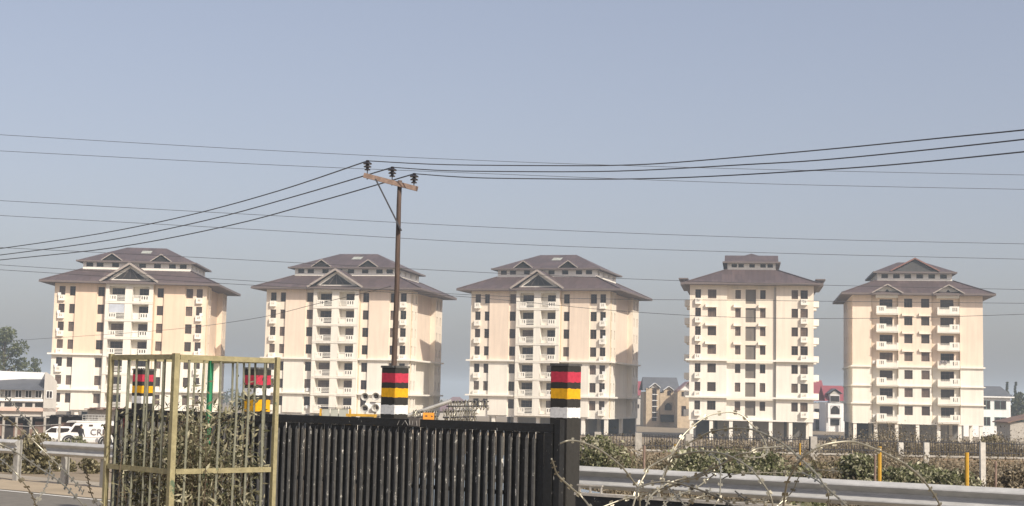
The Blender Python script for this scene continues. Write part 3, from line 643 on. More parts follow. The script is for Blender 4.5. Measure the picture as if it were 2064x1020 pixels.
def tree(name, px, Y, wpx, top_py, label, group, lm, seed, nl=2600, ls=(0.35,0.7), slim=False):
    rnd = random.Random(seed); sc = FPX/Y; z0 = gz(Y); p = at(px, top_py, Y); h = p.z-z0; w_ = wpx/sc
    root = empty(name, (p.x, Y, z0)); tag(root, label, 'tree', group)
    t = MB(); t.tube([(0,0,-0.2),(0.1,0,h*0.3),(-0.1,0.1,h*0.6),(0,0,h*0.93)],[h*0.028,h*0.02,h*0.012,h*0.003],7)
    lf = MB(); k = 22
    for i in range(k):
        f = (i+0.5)/k; zc = h*(0.22+0.72*f); rad = w_*0.5*(math.sin(math.pi*(0.18+0.78*f))**0.8)*(0.55 if slim else 1)
        a = rnd.uniform(0,6.28); q = rad*rnd.uniform(0.3,0.85); c = (math.cos(a)*q, math.sin(a)*q, zc)
        t.tube([(0,0,zc*0.8),(c[0]*0.6,c[1]*0.6,zc*0.93),c],[h*0.008,h*0.005,h*0.002],4)
        r = w_*rnd.uniform(0.14,0.24)*(0.7 if slim else 1)
        leaves(lf, blob(c,(r,r,r*0.85),nl//k,rnd,0.35), *ls, rnd=rnd)
    t.build('trunk', BARK, root); lf.build('crown', lm, root); return root

# ------------------------------------------------------------------ houses behind
def house_win(root, x, y, z, wd, ht, frm, arch=False):
    f = MB(); t = 0.08; f.box(x-t,x+wd+t,y-0.08,y-0.002,z-t,z); f.box(x-t,x+wd+t,y-0.08,y-0.002,z+ht,z+ht+t); f.box(x-t,x,y-0.08,y-0.002,z,z+ht); f.box(x+wd,x+wd+t,y-0.08,y-0.002,z,z+ht); f.box(x+wd/2-0.03,x+wd/2+0.03,y-0.06,y-0.03,z,z+ht)
    o = f.build('window', frm, root)
    g = MB()
    if arch:
        n = 10; pts = [(x,z),(x+wd,z)] + [(x+wd/2+math.cos(math.pi*i/n)*wd/2, z+ht-wd/2+math.sin(math.pi*i/n)*wd/2) for i in range(n+1)]
        g.prism(pts, y-0.03, y-0.004)
    else: g.box(x,x+wd,y-0.03,y-0.004,z,z+ht)
    g.build('pane', PANE, o); return o
def house_root(pxl, base_py, Y, rz=0.0, name='house'):
    p = at(pxl, base_py, Y); return empty(name, (p.x, Y, gz(Y)), rz), FPX/Y
# right: white house with teal windows
r, sc = house_root(1976, 850, 320)
wl, top, rt = 61/sc, at(2000,800,320).z-gz(320), at(2000,778,320).z-gz(320)
MB().box(-4,wl,0,8,0,top).build('wall', PLASTW, r)
m = MB(); hip(m,-4.5,wl+0.6,-0.7,8.7,top,-4.5,wl-1.0,3.6,4.0,rt); ro = m.build('roof', SLATE, r); MB().box(-4.5,wl+0.6,-0.8,-0.7,top-0.15,top+0.12).build('gutter', PLASTW, ro)
for zz in (top-2.6, top-6.1):
    house_win(r, 0.5, 0, zz, 1.6, 1.75, TEAL); house_win(r, 3.1, 0, zz, 2.4, 1.75, TEAL)
tag(r, 'white two-storey house with teal window frames beside the rightmost tower', 'house')
r, sc = house_root(2036, 850, 180, name='shed')
hh = at(2040,836,180).z-gz(180); MB().box(0,6,0,5,0,hh-0.9).build('wall', CONC, r)
m = MB(); m.prism([(-0.4,hh-1.0),(6.4,hh+0.7),(6.4,hh+0.82),(-0.4,hh-0.88)],-0.4,5.4); m.build('roof', RUST, r)
tag(r, 'low shed with sloping rusty roof at the right edge', 'shed')
# between the two right-hand towers: white house with red roofs
r, sc = house_root(1663, 868, 345)
u = lambda px: (px-1663)/sc
zt = lambda py: at(1680,py,345).z-gz(345)
MB().box(u(1664),u(1702),0,7,0,zt(811)).build('wall', PLASTW, r)
m = MB(); m.poly([(u(1662),-0.6,zt(808)),(u(1712),-0.6,zt(808)),(u(1712),4,zt(777)),(u(1662),4,zt(777))]); m.poly([(u(1712),8,zt(808)),(u(1662),8,zt(808)),(u(1662),4,zt(777)),(u(1712),4,zt(777))]); ro = m.build('roof', REDR, r)
cx = u(1681); d = MB(); d.box(cx-1.1,cx+1.1,-1.0,2,zt(811),zt(795)); do = d.build('dormer', PLASTW, r)
g = MB(); gable_roof(g,1.65,zt(794),zt(784),-1.5,3,0.12,cx); g.build('dormer_roof', SLATE, do); MB().prism([(cx-1.2,zt(795)),(cx+1.2,zt(795)),(cx,zt(787))],-1.05,-0.9).build('gable_wall', GREYW, do)
house_win(do, cx-0.95, -1.0, zt(809), 1.9, 1.2, FRAME)
MB().box(cx-1.65,cx+1.65,-1.2,0,zt(842),zt(813)).build('bay', PLASTW, r); house_win(r, cx-0.95, -1.2, zt(834), 1.9, 1.75, FRAME, True)
MB().box(cx-1.2,cx+1.2,-0.25,-0.01,zt(857),zt(845)).build('porch_opening', DARKGAP, r)
for x in (-1.6,1.2): MB().box(cx+x,cx+x+0.45,-1.2,-0.75,0,zt(843)).build('porch_column', PLASTW, r)
tag(r, 'white house with arched window and red roof between the two right-hand towers', 'house')
r, sc = house_root(1640, 868, 355)
u = lambda px: (px-1640)/sc
zt = lambda py: at(1650,py,355).z-gz(355)
MB().box(0,u(1664),0,8,0,zt(812)).build('wall', GREYW, r); m = MB(); m.poly([(-0.5,-0.6,zt(808)),(u(1665),-0.6,zt(808)),(u(1663),4,zt(766)),(-0.5,4,zt(766))]); m.poly([(u(1665),8.6,zt(808)),(-0.5,8.6,zt(808)),(-0.5,4,zt(766)),(u(1663),4,zt(766))]); m.build('roof', REDR, r)
house_win(r, u(1643), 0, zt(834), 1.2, 1.1, FRAME); MB().box(u(1644),u(1658),-0.3,-0.01,zt(866),zt(846)).build('porch_opening', DARKGAP, r)
tag(r, 'grey house with tall red roof tucked beside the narrow pale tower', 'house')
# between the middle tower and the narrow tower
r, sc = house_root(1296, 852, 360)
u = lambda px: (px-1296)/sc
zt = lambda py: at(1330,py,360).z-gz(360)
MB().box(u(1297),u(1364),0.3,9,0,zt(790)).build('wall', STONE, r)
m = MB(); m.poly([(u(1294),-0.6,zt(787)),(u(1371),-0.6,zt(793)),(u(1367),4.5,zt(760)),(u(1297),4.5,zt(760))]); m.poly([(u(1371),9.5,zt(787)),(u(1294),9.5,zt(787)),(u(1297),4.5,zt(760)),(u(1367),4.5,zt(760))]); ro = m.build('roof', SLATE, r)
MB().box(u(1301),u(1328),-0.9,0.3,0,zt(783)).build('stair_bay', STONE, r)
g = MB(); gable_roof(g,1.35,zt(782),zt(773),-1.6,3.4,0.12,u(1318)); go = g.build('bay_roof', PLASTW, ro); MB().prism([(u(1309),zt(782)),(u(1327),zt(782)),(u(1318),zt(775))],-0.92,-0.7).build('gable_wall', GREYW, go)
house_win(r, u(1314), -0.9, zt(848), 0.9, (848-784)/sc, FRAME, True)
for py in (796,808,820,832,842): MB().box(u(1313),u(1324),-1.02,-0.985,zt(py),zt(py)+0.16).build('transom', PLASTW, r)
MB().box(u(1329),u(1363),-0.9,0.3,zt(835),zt(792)).build('upper_bay', STONE, r); MB().box(u(1331),u(1362),-0.2,0.29,zt(850),zt(836)).build('shop_glazing', PANE, r)
g = MB(); gable_roof(g,1.3,zt(787),zt(779),-1.6,3.4,0.12,u(1346)); go = g.build('bay_roof', PLASTW, ro); MB().prism([(u(1336),zt(792)),(u(1356),zt(792)),(u(1356),zt(788)),(u(1346),zt(780)),(u(1336),zt(788))],-0.92,-0.7).build('gable_wall', STONE, go)
house_win(r, u(1339), -0.9, zt(826), 1.55, 1.6, FRAME, True); house_win(r, u(1344), -0.92, zt(796), 0.7, 0.9, FRAME)
tag(r, 'stone-clad house with grey roof, two small gables and an arched window', 'house')
r, sc = house_root(1364, 858, 350)
u = lambda px: (px-1364)/sc
zt = lambda py: at(1380,py,350).z-gz(350)
MB().box(u(1365),u(1392),0,7,0,zt(786)).build('wall', STONE, r); g = MB(); gable_roof(g,2.6,zt(790),zt(770),-1.0,7,0.14,u(1386)); ro = g.build('roof', mat('pinkish_roof',(0.34,0.20,0.19),0.6), r)
MB().prism([(u(1365),zt(787)),(u(1404),zt(787)),(u(1386),zt(773))],-0.05,0.2).build('gable_wall', PLASTW, ro)
house_win(r, u(1374), 0, zt(798), 0.9, 0.9, FRAME); house_win(r, u(1374), 0, zt(838), 0.9, 2.2, FRAME)
tag(r, 'stone house with white gable tucked against the narrow tower', 'house')
r, sc = house_root(1278, 852, 385)
zt = lambda py: at(1288,py,385).z-gz(385)
MB().box(-2,16/sc,0,6,0,zt(795)).build('wall', GREYW, r); m = MB(); m.poly([(-2.3,-0.6,zt(797)),(13/sc,-0.6,zt(797)),(16/sc,4,zt(768)),(-2.3,4,zt(768))]); m.poly([(16/sc,6.4,zt(797)),(-2.3,6.4,zt(797)),(-2.3,4,zt(768)),(16/sc,4,zt(768))]); m.build('roof', REDR, r)
house_win(r, 0.5, 0, zt(822), 0.7, 0.8, FRAME)
tag(r, 'grey house with red roof showing as a sliver beside the middle tower', 'house')
# far left: long building with slate roof
r, sc = house_root(-60, 830, 190, R(17))
u = lambda px: (px+60)/sc*1.07
zt = lambda py: at(40,py,190).z-gz(190)
MB().box(0,u(92),0,10,0,zt(785)).build('wall', GREYW, r); MB().box(-0.1,u(96),-0.5,0,zt(829),zt(822)).build('plinth_band', mat('pink_band',(0.58,0.42,0.34),0.8), r)
MB().box(0,u(92),-0.35,0,zt(809),zt(804)).build('floor_band', PLASTW, r)
m = MB(); m.poly([(0,-1.2,zt(786)),(u(70),-1.2,zt(786)),(u(70),4,zt(763)),(u(30),4,zt(763)),(0,4,zt(771))]); ro = m.build('roof', SLATE, r)
MB().prism([(0,zt(790)),(u(70),zt(790)),(u(70),zt(749)),(0,zt(747))],4.1,4.5).build('rear_block', PLASTW, r)
MB().prism([(u(70),0.2),(u(93),0.2),(u(93),zt(769)),(u(85),zt(757)),(u(73),zt(749)),(u(70),zt(749))],-0.5,5).build('gable_end', GREYW, r)
for px in (-40,-20,0,19,37,55): house_win(r, u(px), 0, zt(801), 0.7, 0.85, PLASTW); MB().box(u(px),u(px)+0.9,-0.05,-0.005,zt(820),zt(812)).build('lower_window', DARKGAP, r)
house_win(r, u(75), -0.5, zt(801), 0.65, 0.85, PLASTW)
tag(r, 'long grey building with slate roof and row of small windows at far left', 'building')
# dark tin sheds in front of it
for i, (x0, x1, py, Y, m_, lab) in enumerate(((-70,98,831,150,TARP,'long dark tin shed below the grey building at far left'),(96,176,829,146,TARP,'dark tin shed behind the white car and van'),(172,262,814,138,RUST,'tin shed with pale sloping roof behind the tree guard'))):
    r, sc = house_root(x0, 870, Y, name='tin_shed'); L = (x1-x0)/sc; h = at(x0+20,py,Y).z-gz(Y)
    MB().box(0.1,L-0.1,0,4,0,h-0.5).build('wall', TARP if i < 2 else CONC, r)
    m = MB(); n = 7
    for k in range(n): m.box(L*k/n-0.05*(k%2),L*(k+1)/n+0.02,-0.8-0.15*(k%3),2.2,h-0.52+0.1*(k%2),h-0.44+0.1*(k%2))
    m.build('roof_sheets', m_, r)
    m = MB()
    for k in range(4): m.box(L*(k+0.3)/4,L*(k+0.3)/4+0.9,-0.04,-0.002,0.3,1.6+0.2*(k%2))
    tag(m.build('wall_sheets', RUST, r), kind='stuff'); tag(r, lab, 'shed', 'tin sheds at the left')
# purple-roofed hut far between towers two and three
for (px, py, Y, wpx, lab) in ((918,800,420,36,'far hut with dull pink roof between the second and middle towers'),(893,815,330,40,'nearer hut with dull pink roof above the gate joint')):
    r, sc = house_root(px, 840, Y, name='hut'); wd = wpx/sc; h = at(px,py,Y).z-gz(Y)
    MB().box(-wd/2,wd/2,0,6,0,h-1.4).build('wall', GREYW, r); g = MB(); hip(g,-wd/2-0.4,wd/2+0.4,-0.4,6.4,h-1.5,-wd*0.2,wd*0.2,2.9,3.1,h); g.build('roof', mat('pink_roof_%d' % Y,(0.19,0.135,0.145),0.8), r); tag(r, lab, 'hut')

# ------------------------------------------------------------------ trees
G = 'trees at the left edge'
tree('broadleaf_tree', 12, 300, 105, 655, 'large dense tree at the left edge above the long grey building', G, LEAFT, 3, 5200, (0.35,0.75))
tree('broadleaf_tree', 72, 320, 40, 716, 'smaller loose tree between the large left tree and the first tower', G, LEAFT, 4, 1500, (0.3,0.6))
for i, (px, py, wpx, Y) in enumerate(((2052,790,50,330),(2030,764,14,420),(2047,764,12,430))):
    tree('far_tree', px, Y, wpx, py, ('bushy tree behind the white house at the right edge','slender tree rising above the white house roof','slender tree nearest the right edge behind the house')[i], 'trees at the right edge', LEAFF, 20+i, 1800, (0.4,0.8), i > 0)
rnd = random.Random(11); fw = MB()
for i in range(130):
    x = -460 + 920*i/130 + rnd.uniform(-4,4); Y = rnd.uniform(560,760); h = rnd.uniform(3.5,8.5) + 3.0*math.sin(i*0.7)*(i % 3 == 0)
    leaves(fw, blob((x,Y,-4.3+h*0.5),(rnd.uniform(3.5,6),4,h*0.55),170,rnd,0.4), 0.8, 1.7, 0.7, rnd=rnd)
tag(fw.build('distant_woodland', LEAFF), 'hazy line of distant trees along the horizon', 'woodland', kind='stuff')

# ------------------------------------------------------------------ boundary fence with brick plinth (right)
FY0, FX0 = 60.0, at(1150,872,60).x; FX1 = at(2110,890,60).x
fz0 = gz(60)-0.15; root = empty('boundary_fence', (FX0, 60, fz0)); FL = FX1-FX0
tag(root, 'iron railing fence on a low brick wall in the weeds below the towers', 'fence')
zw = at(1950,923,60).z-fz0; zr = at(1950,889,60).z-fz0
b = MB(); b.box(0,FL,0,0.24,-0.3,zw); b.build('brick_wall', BRICK, root); MB().box(-0.02,FL+0.02,-0.03,0.27,zw,zw+0.07).build('coping', CONC, root)
bm_ = MB().box(-0.011,0.011,-0.011,0.011,0.07,zr-zw).mesh('railing_bar', STEELD)
n = 170
for i in range(n): inst('railing_bar', bm_, (0.05+(FL-0.1)*i/(n-1)+random.uniform(-0.01,0.01), 0.12, zw), root, (0,random.uniform(-0.02,0.02),0))
for z in (zr-0.1, zw+0.2): MB().box(0,FL,0.09,0.15,z,z+0.035).build('rail', STEELD, root)
pm = MB().box(-0.13,0.13,-0.06,0.30,-0.3,zr+0.05).mesh('post', CONC)
for px in (1205,1287,1388,1640): inst('post', pm, (at(px,880,60).x-FX0,0,0), root)
for i, px in enumerate((1815,1867,1980)):
    yp = (58.6,58.6,36.0)[i]; q = at(px,892,yp); hw_ = 5*yp/FPX; o = MB().box(-hw_,hw_,-hw_,hw_,gz(yp)-0.3,q.z).build('concrete_post', mat('whitewashed_post',(0.58,0.55,0.49),0.9,0.25,5.0), None, (q.x,yp,0))
    tag(o, ('leftmost whitewashed concrete post in front of the railings','middle whitewashed concrete post in front of the railings','tall whitewashed concrete post in front of the brick wall at right')[i], 'post', 'whitewashed posts by the fence')
for i, (px, py, Y) in enumerate(((1361,895,44),(1772,900,31),(1948,912,31),(1763,918,30.8),(1298,898,32),(2006,930,31),(1612,893,44))):
    q = at(px,py,Y); t = 0.085 if i in (0,1,2) else 0.05
    tag(MB().tube([(0,0,gz(Y)-0.2),(0.01,0,q.z)],t/2,8).build('marker_post', YELL if i < 3 or i == 6 else WOODL, None, (q.x,Y,0)),
        ('thick yellow marker post near the middle tower end of the fence','yellow marker post with a pale stake beside it','yellow marker post standing before the brick wall','pale thin stake beside a yellow marker post','pale stake left of the orange-yellow post','thin pale stake at the right by the brick wall','yellow marker post half hidden in weeds behind the wire loops')[i], 'post', 'marker posts in the weeds')

# weeds and bushes
rnd = random.Random(5); wd_ = MB()
def weed(mb, x, y, z, h, rnd, n=7):
    for _ in range(n):
        dx, dy = rnd.gauss(0,0.16*h), rnd.gauss(0,0.16*h); a = rnd.uniform(0,3.14); w2 = 0.018
        tip = Vector((x+dx,y+dy,z+h*rnd.uniform(0.6,1))); ba = Vector((x+dx*0.2,y+dy*0.2,z)); s_ = Vector((math.cos(a)*w2,math.sin(a)*w2,0)); mid = (ba+tip)/2+Vector((rnd.gauss(0,0.04),0,0))
        mb.poly([ba-s_,ba+s_,mid+s_*0.8,mid-s_*0.8]); mb.poly([mid-s_*0.8,mid+s_*0.8,tip])
        for _k in range(7):
            f = rnd.uniform(0.45,1.05); leaves(mb, [ba.lerp(tip,f)+Vector((rnd.gauss(0,0.09),rnd.gauss(0,0.09),0))], 0.05, 0.13, 0.4, rnd=rnd)
for i in range(2600):
    Y = rnd.uniform(50,66); px = rnd.uniform(1150,2090); x = at(px,900,Y).x
    lump = 0.75+0.35*math.sin(px*0.021+1.3)+0.25*math.sin(px*0.057)
    if Y > 60.4: h = rnd.uniform(0.9,1.7)*(0.8+0.35*lump) + (0.55 if px > 1700 else 0.25 if px > 1380 else 0)
    else: h = rnd.uniform(0.45,1.15)*lump*(0.55 if px > 1890 else 1.15)
    weed(wd_, x, Y, gz(Y)-0.05, h, rnd, 6)
tag(wd_.build('dry_weeds', LEAFB), 'brown dry weeds growing thickly along the railing fence', 'weeds', kind='stuff')
wd_ = MB()
for i in range(750):
    Y = rnd.uniform(24,33); px = rnd.uniform(1160,2090); weed(wd_, at(px,950,Y).x, Y, 0, rnd.uniform(0.2,0.5), rnd, 5)
for i in range(900):
    Y = rnd.uniform(36,52); px = rnd.uniform(1160,2090); weed(wd_, at(px,950,Y).x, Y, gz(Y), rnd.uniform(0.4,1.2), rnd, 6)
tag(wd_.build('verge_grass', LEAFB), 'dry grass on the verge behind the steel crash barrier', 'grass', kind='stuff')
GB = 'green bushes behind the crash barrier'
for i, (px, Y, wpx, py, lm, n, lab) in enumerate((
    (1205,36,110,870,LEAFG,2600,'leafy green bush just right of the rightmost striped pillar'),
    (1300,40,100,898,LEAFD,1500,'dry bush between the first bush and the wire loops'),
    (1400,34,130,893,LEAFG,2600,'pale green bush seen through the left wire loops'),
    (1480,37,100,868,LEAFG,2200,'tall leafy bush in the middle of the large wire loop'),
    (1560,34,140,885,LEAFG,2600,'green bush behind the crossing of the wire loops'),
    (1660,38,120,898,LEAFD,2400,'dark leafy bush under the right wire loop'),
    (1725,34,120,905,LEAFG,2400,'small-leaved bush under the right end of the wire loop'),
    (1810,33,120,915,LEAFG,3000,'bright green spreading bush beside the yellow marker post'),
    (1880,34,120,905,LEAFG,3000,'bright green bush in front of the brick wall'),
    (1975,36,100,945,LEAFB,1800,'low brown bush at the foot of the tall concrete post'),
    (2050,37,110,925,LEAFB,2400,'brown bush at the right edge by the brick wall'),
    (1640,22.5,200,985,LEAFG,1800,'low leafy plants below the crash barrier under the wire loops'))):
    bush('bush', px, Y, wpx, py, lab, 'bush', GB, lm, 40+i, int(n*1.9), (0.05,0.135))
bush('bush', 2000, 70, 170, 856, 'pale leafy hedge above the fence in front of the white house', 'bush', GB, LEAFD, 61, 2400, (0.10,0.22)); bush('bush', 1900, 68, 150, 858, 'brown twiggy shrub in front of the rightmost tower columns', 'bush', GB, LEAFB, 62, 2600, (0.08,0.18))
bush('bush', 1345, 75, 90, 862, 'dry shrub below the stone-clad house', 'bush', GB, LEAFB, 63, 1500, (0.08,0.18)); bush('bush', 1690, 70, 170, 868, 'dry shrub in front of the white arched-window house', 'bush', GB, LEAFB, 64, 2200, (0.08,0.18))

# ------------------------------------------------------------------ crash barriers
def wbeam(name, P0, P1, ztop, label, posts, gap=1.0):
    """W-profile steel beam from P0 to P1 (xy), with I-section posts"""
    d = Vector((P1[0]-P0[0],P1[1]-P0[1],0)); L = d.length; rz = math.atan2(d.y,d.x)
    root = empty(name, (P0[0],P0[1],0), rz); tag(root, label, 'crash barrier', 'steel crash barriers')
    prof = [(0.012,0.0),(-0.004,0.012),(-0.072,0.045),(-0.084,0.058),(-0.080,0.072),(-0.012,0.128),(0.0,0.138),(0.0,0.168),(-0.012,0.178),(-0.076,0.232),(-0.084,0.246),(-0.076,0.262),(-0.006,0.300),(0.012,0.312)]
    nseg = max(1, int(round(L/4.3)))
    for s_ in range(nseg):
        xa, xb = L*s_/nseg-0.08, L*(s_+1)/nseg+0.08; m = MB(); yo = -0.004*(s_ % 2)
        for (ya,za),(yb,zb) in zip(prof,prof[1:]):
            m.poly([(xa,ya+yo,ztop-0.312+za),(xb,ya+yo,ztop-0.312+za),(xb,yb+yo,ztop-0.312+zb),(xa,yb+yo,ztop-0.312+zb)])
        o = m.build('beam', GALV, root)
        md = o.modifiers.new('thickness','SOLIDIFY'); md.thickness = 0.004
        for zz in (0.06,0.242):
            for xx in (xa+0.12,xb-0.12): MB().lathe([(0.0,-0.015),(0.016,-0.013),(0.018,0.0)],8,(xx,yo-0.088,ztop-0.312+zz),'Y').build('bolt', GALVD, root)
    pm = MB(); pm.box(-0.07,0.07,0.12,0.135,-0.2,ztop-0.02); pm.box(-0.07,0.07,0.225,0.24,-0.2,ztop-0.02); pm.box(-0.006,0.006,0.135,0.225,-0.2,ztop-0.02)
    pm = pm.mesh('post', GALVD); sp = MB().box(-0.06,0.06,0.004,0.119,ztop-0.30,ztop-0.02).mesh('spacer', GALVD)
    for x in posts:
        inst('post', pm, (x*L,0,0), root); inst('spacer', sp, (x*L,0,0), root)
    return root
q0, q1 = at(860,925,23.2), at(2110,988,17.8)
zt_ = (at(1165,940,21.4).z+at(2064,985,18.0).z)/2
wbeam('crash_barrier', (q0.x,23.2), (q1.x,17.8), zt_, 'long steel crash barrier crossing the lower right in front of the bushes', [0.02,0.22,0.42,0.62,0.82,0.98])
a0, a1 = at(92,890,32.9), at(252,893,31.2); za_ = at(92,889,32.9).z
wbeam('crash_barrier', (a0.x,32.9), (a1.x,31.2), za_, 'steel crash barrier section left of the tree guard, before the white van', [0.18,0.68])
a0, a1 = at(-70,890,34.3), at(30,893,33.4); wbeam('crash_barrier', (a0.x,34.3), (a1.x,33.4), za_, 'short end of steel crash barrier at the left edge', [0.35,0.94])

# ------------------------------------------------------------------ pillars and gate
K_, RD, YL, WH = (0.032,0.030,0.026), (0.46,0.035,0.065), (0.70,0.36,0.008), (0.72,0.71,0.68)
PB = mat_bands('striped_pillar_paint', [(-0.055,K_),(-0.18,RD),(-0.255,K_),(-0.375,YL),(-0.48,K_),(-0.60,WH),(-9,K_)])
PB2 = mat_bands('striped_pillar_paint_wide', [(-0.05,K_),(-0.165,RD),(-0.235,K_),(-0.35,YL),(-0.40,K_),(-0.52,WH),(-9,K_)])
PB3 = mat_bands('striped_pillar_paint_mixed', [(-0.07,K_),(-0.21,RD),(-0.26,K_),(-0.36,WH),(-0.43,K_),(-0.60,YL),(-9,K_)])
PIL = [(1141,738,18.0,0.27,PB,'rightmost striped pillar, black below its red, yellow and white bands'),(797,742,20.2,0.27,PB,'striped pillar directly below the utility pole, behind the black gate'),
       (520,745,22.2,0.29,PB3,'striped pillar seen through the right side of the tree guard'),(291,747,24.6,0.27,PB2,'striped pillar seen through the left side of the tree guard')]
for px, py, Y, s_, m_, lab in PIL:
    q = at(px,py,Y); h = q.z; b = MB(); t = s_/2; c_ = 0.012
    # chamfered square shaft, origin at its top
    ring = [(-t,-t+c_),(-t+c_,-t),(t-c_,-t),(t,-t+c_),(t,t-c_),(t-c_,t),(-t+c_,t),(-t,t-c_)]
    zs = [-h-0.3,-1.2,-0.62,-0.3,-0.01,0.0]; b0 = len(b.v)
    for k, z in enumerate(zs):
        f = 0.985 if k == len(zs)-1 else 1+random.uniform(-0.012,0.012)
        b.v += [(x*f,y*f,z) for x,y in ring]
    for k in range(len(zs)-1):
        for j in range(8): b.f.append((k*8+j,k*8+(j+1)%8,(k+1)*8+(j+1)%8,(k+1)*8+j)); b.m.append(0)
    b.f.append(tuple(range((len(zs)-1)*8,len(zs)*8))); b.m.append(0)
    root = empty('striped_pillar', (q.x,Y,0)); tag(root, lab, 'pillar', 'striped pillars along the black gate')
    o = b.build('shaft', m_, root, (0,0,h), R(-38)); 
    MB().box(-t-0.004,t+0.004,-t-0.004,t+0.004,0.001,0.03).build('cap', BLACKT, root, (0,0,h), R(-38))
GA, GBp = Vector((at(1118,845,17.3).x,17.3,0)), Vector((at(236,835,22.4).x,22.4,0))
GLn = (GBp-GA).length; grz = math.atan2((GA-GBp).y,(GA-GBp).x); GH = 1.80
root = empty('black_gate', tuple(GBp), grz); tag(root, 'long black steel gate of vertical slats with chipped paint', 'gate')
JT = GLn*0.74
for a, b_ in ((0.0,JT-0.01),(JT+0.01,GLn)):
    MB().box(a,b_,-0.035,0.035,GH-0.10,GH).build('top_rail', BLACKP, root); MB().box(a,b_,-0.03,0.03,0.12,0.2).build('bottom_rail', BLACKP, root); MB().box(a,b_,0.012,0.04,0.95,1.0).build('middle_rail', BLACKP, root)
MB().box(GLn-0.11,GLn+0.0,-0.05,0.045,0.05,GH-0.102).build('end_stile', BLACKP, root); MB().box(0,0.11,-0.05,0.045,0.05,GH-0.102).build('end_stile', BLACKP, root)
MB().box(GLn+0.02,GLn+0.10,-0.03,0.06,0.0,GH+0.05).build('latch_post', BLACKP, root)
MB().box(JT-0.11,JT+0.07,-0.045,-0.036,GH-0.09,GH+0.02).build('joint_plate', mat('rusty_plate',(0.17,0.15,0.13),0.7,0.3,10.0), root)
sl_m = MB().box(-0.055,0.055,-0.004,0.004,0.201,GH-0.102).mesh('slat', BLACKP); sl_n = MB().box(-0.047,0.043,-0.004,0.004,0.201,GH-0.102).mesh('slat', BLACKP)
tb = MB(); tb.box(-0.017,0.017,-0.03,0.004,0.201,GH-0.16); tb.poly([(-0.017,-0.03,GH-0.16),(0.017,-0.03,GH-0.16),(0,-0.012,GH-0.103)]); tbm = tb.mesh('picket', BLACKT)
pit = 0.121; k = int((GLn-0.25)/pit)
for i in range(k):
    x = 0.16+i*pit
    inst('slat', sl_n if (i/k > 0.6 and i % 2) or i % 9 == 4 else sl_m, (x+0.058, 0.012+random.uniform(-0.003,0.003), 0), root, (0,random.uniform(-0.004,0.004),0))
    inst('picket', tbm, (x+random.uniform(-0.008,0.008), -0.005, random.uniform(-0.02,0.0)), root, (0,random.uniform(-0.006,0.006),random.uniform(-0.35,0.35)))
# scratched chalk strokes near the joint
ck = mat('chalk', (0.30,0.29,0.27), 0.9)
for i, (xa,za,xb,zb) in enumerate(((-0.30,0.02,-0.27,0.075),(-0.22,0.02,-0.17,0.08),(-0.17,0.08,-0.12,0.02),(-0.10,0.08,-0.09,0.03),(-0.09,0.03,-0.05,0.03),(-0.05,0.03,-0.04,0.08),(0.02,0.08,0.03,0.02),(0.03,0.02,-0.01,0.015))):
    MB().bar((JT+xa,-0.048,GH-0.10+za),(JT+xb,-0.048,GH-0.10+zb),0.003,0.008,(0,1,0)).build('chalk_stroke', ck, root)

# ------------------------------------------------------------------ tree guard with climbing plant
near = at(355,712,10.7); CZ = near.z; zmid = at(348,951,10.7).z; sdv = 0.63
root = empty('tree_guard', (near.x,near.y,0), 0); tag(root, 'olive-yellow steel tree guard cage in front of the black gate', 'tree guard')
cor = {'near':(0,0),'right':(sdv,sdv),'left':(-sdv,sdv),'far':(0,2*sdv)}
for kx, (x, y) in cor.items():
    a = 0.0165 if kx != 'near' else 0.0205; m = MB(); m.box(-a,a,-a,a,-0.1,CZ); m.build('corner_post', OLIVE if kx != 'far' else GREENP, root, (x,y,0), R(45))
edges = [('near','right'),('near','left'),('left','far'),('right','far')]
for i, (A, B) in enumerate(edges):
    a, b_ = Vector((*cor[A],0)), Vector((*cor[B],0)); d = (b_-a).normalized()
    for z in (CZ-0.026, zmid, zmid-(CZ-zmid)):
        MB().bar(a+d*0.031+Vector((0,0,z)), b_-d*0.031+Vector((0,0,z)), 0.024, 0.037).build('cross_rail', OLIVE, root)
    n = 6 if i < 2 else 5
    for k in range(n):
        f = (k+1)/(n+1)+random.uniform(-0.02,0.02); p = a.lerp(b_,f); q = p+Vector((random.uniform(-0.012,0.012),random.uniform(-0.012,0.012),0))
        MB().tube([q+Vector((0,0,0.02)),p.lerp(q,0.4)+Vector((random.uniform(-0.01,0.01),0,zmid*0.5)),p+Vector((0,0,zmid)),p+Vector((random.uniform(-0.008,0.008),0,(zmid+CZ)/2)),p+Vector((0,0,CZ-0.03))],0.0088,6).build('rod', OLIVER, root)
rnd = random.Random(21); pr = empty('climbing_shrub', (near.x,near.y+sdv,0)); tag(pr, 'tangled olive shrub with narrow leaves growing inside the tree guard', 'shrub')
st = MB(); lf = MB()
def cage_pt(rnd):
    a, b_ = rnd.uniform(0.02,0.98), rnd.uniform(0.02,0.98)
    return (a-b_)*sdv, (a+b_)*sdv-sdv, a, b_
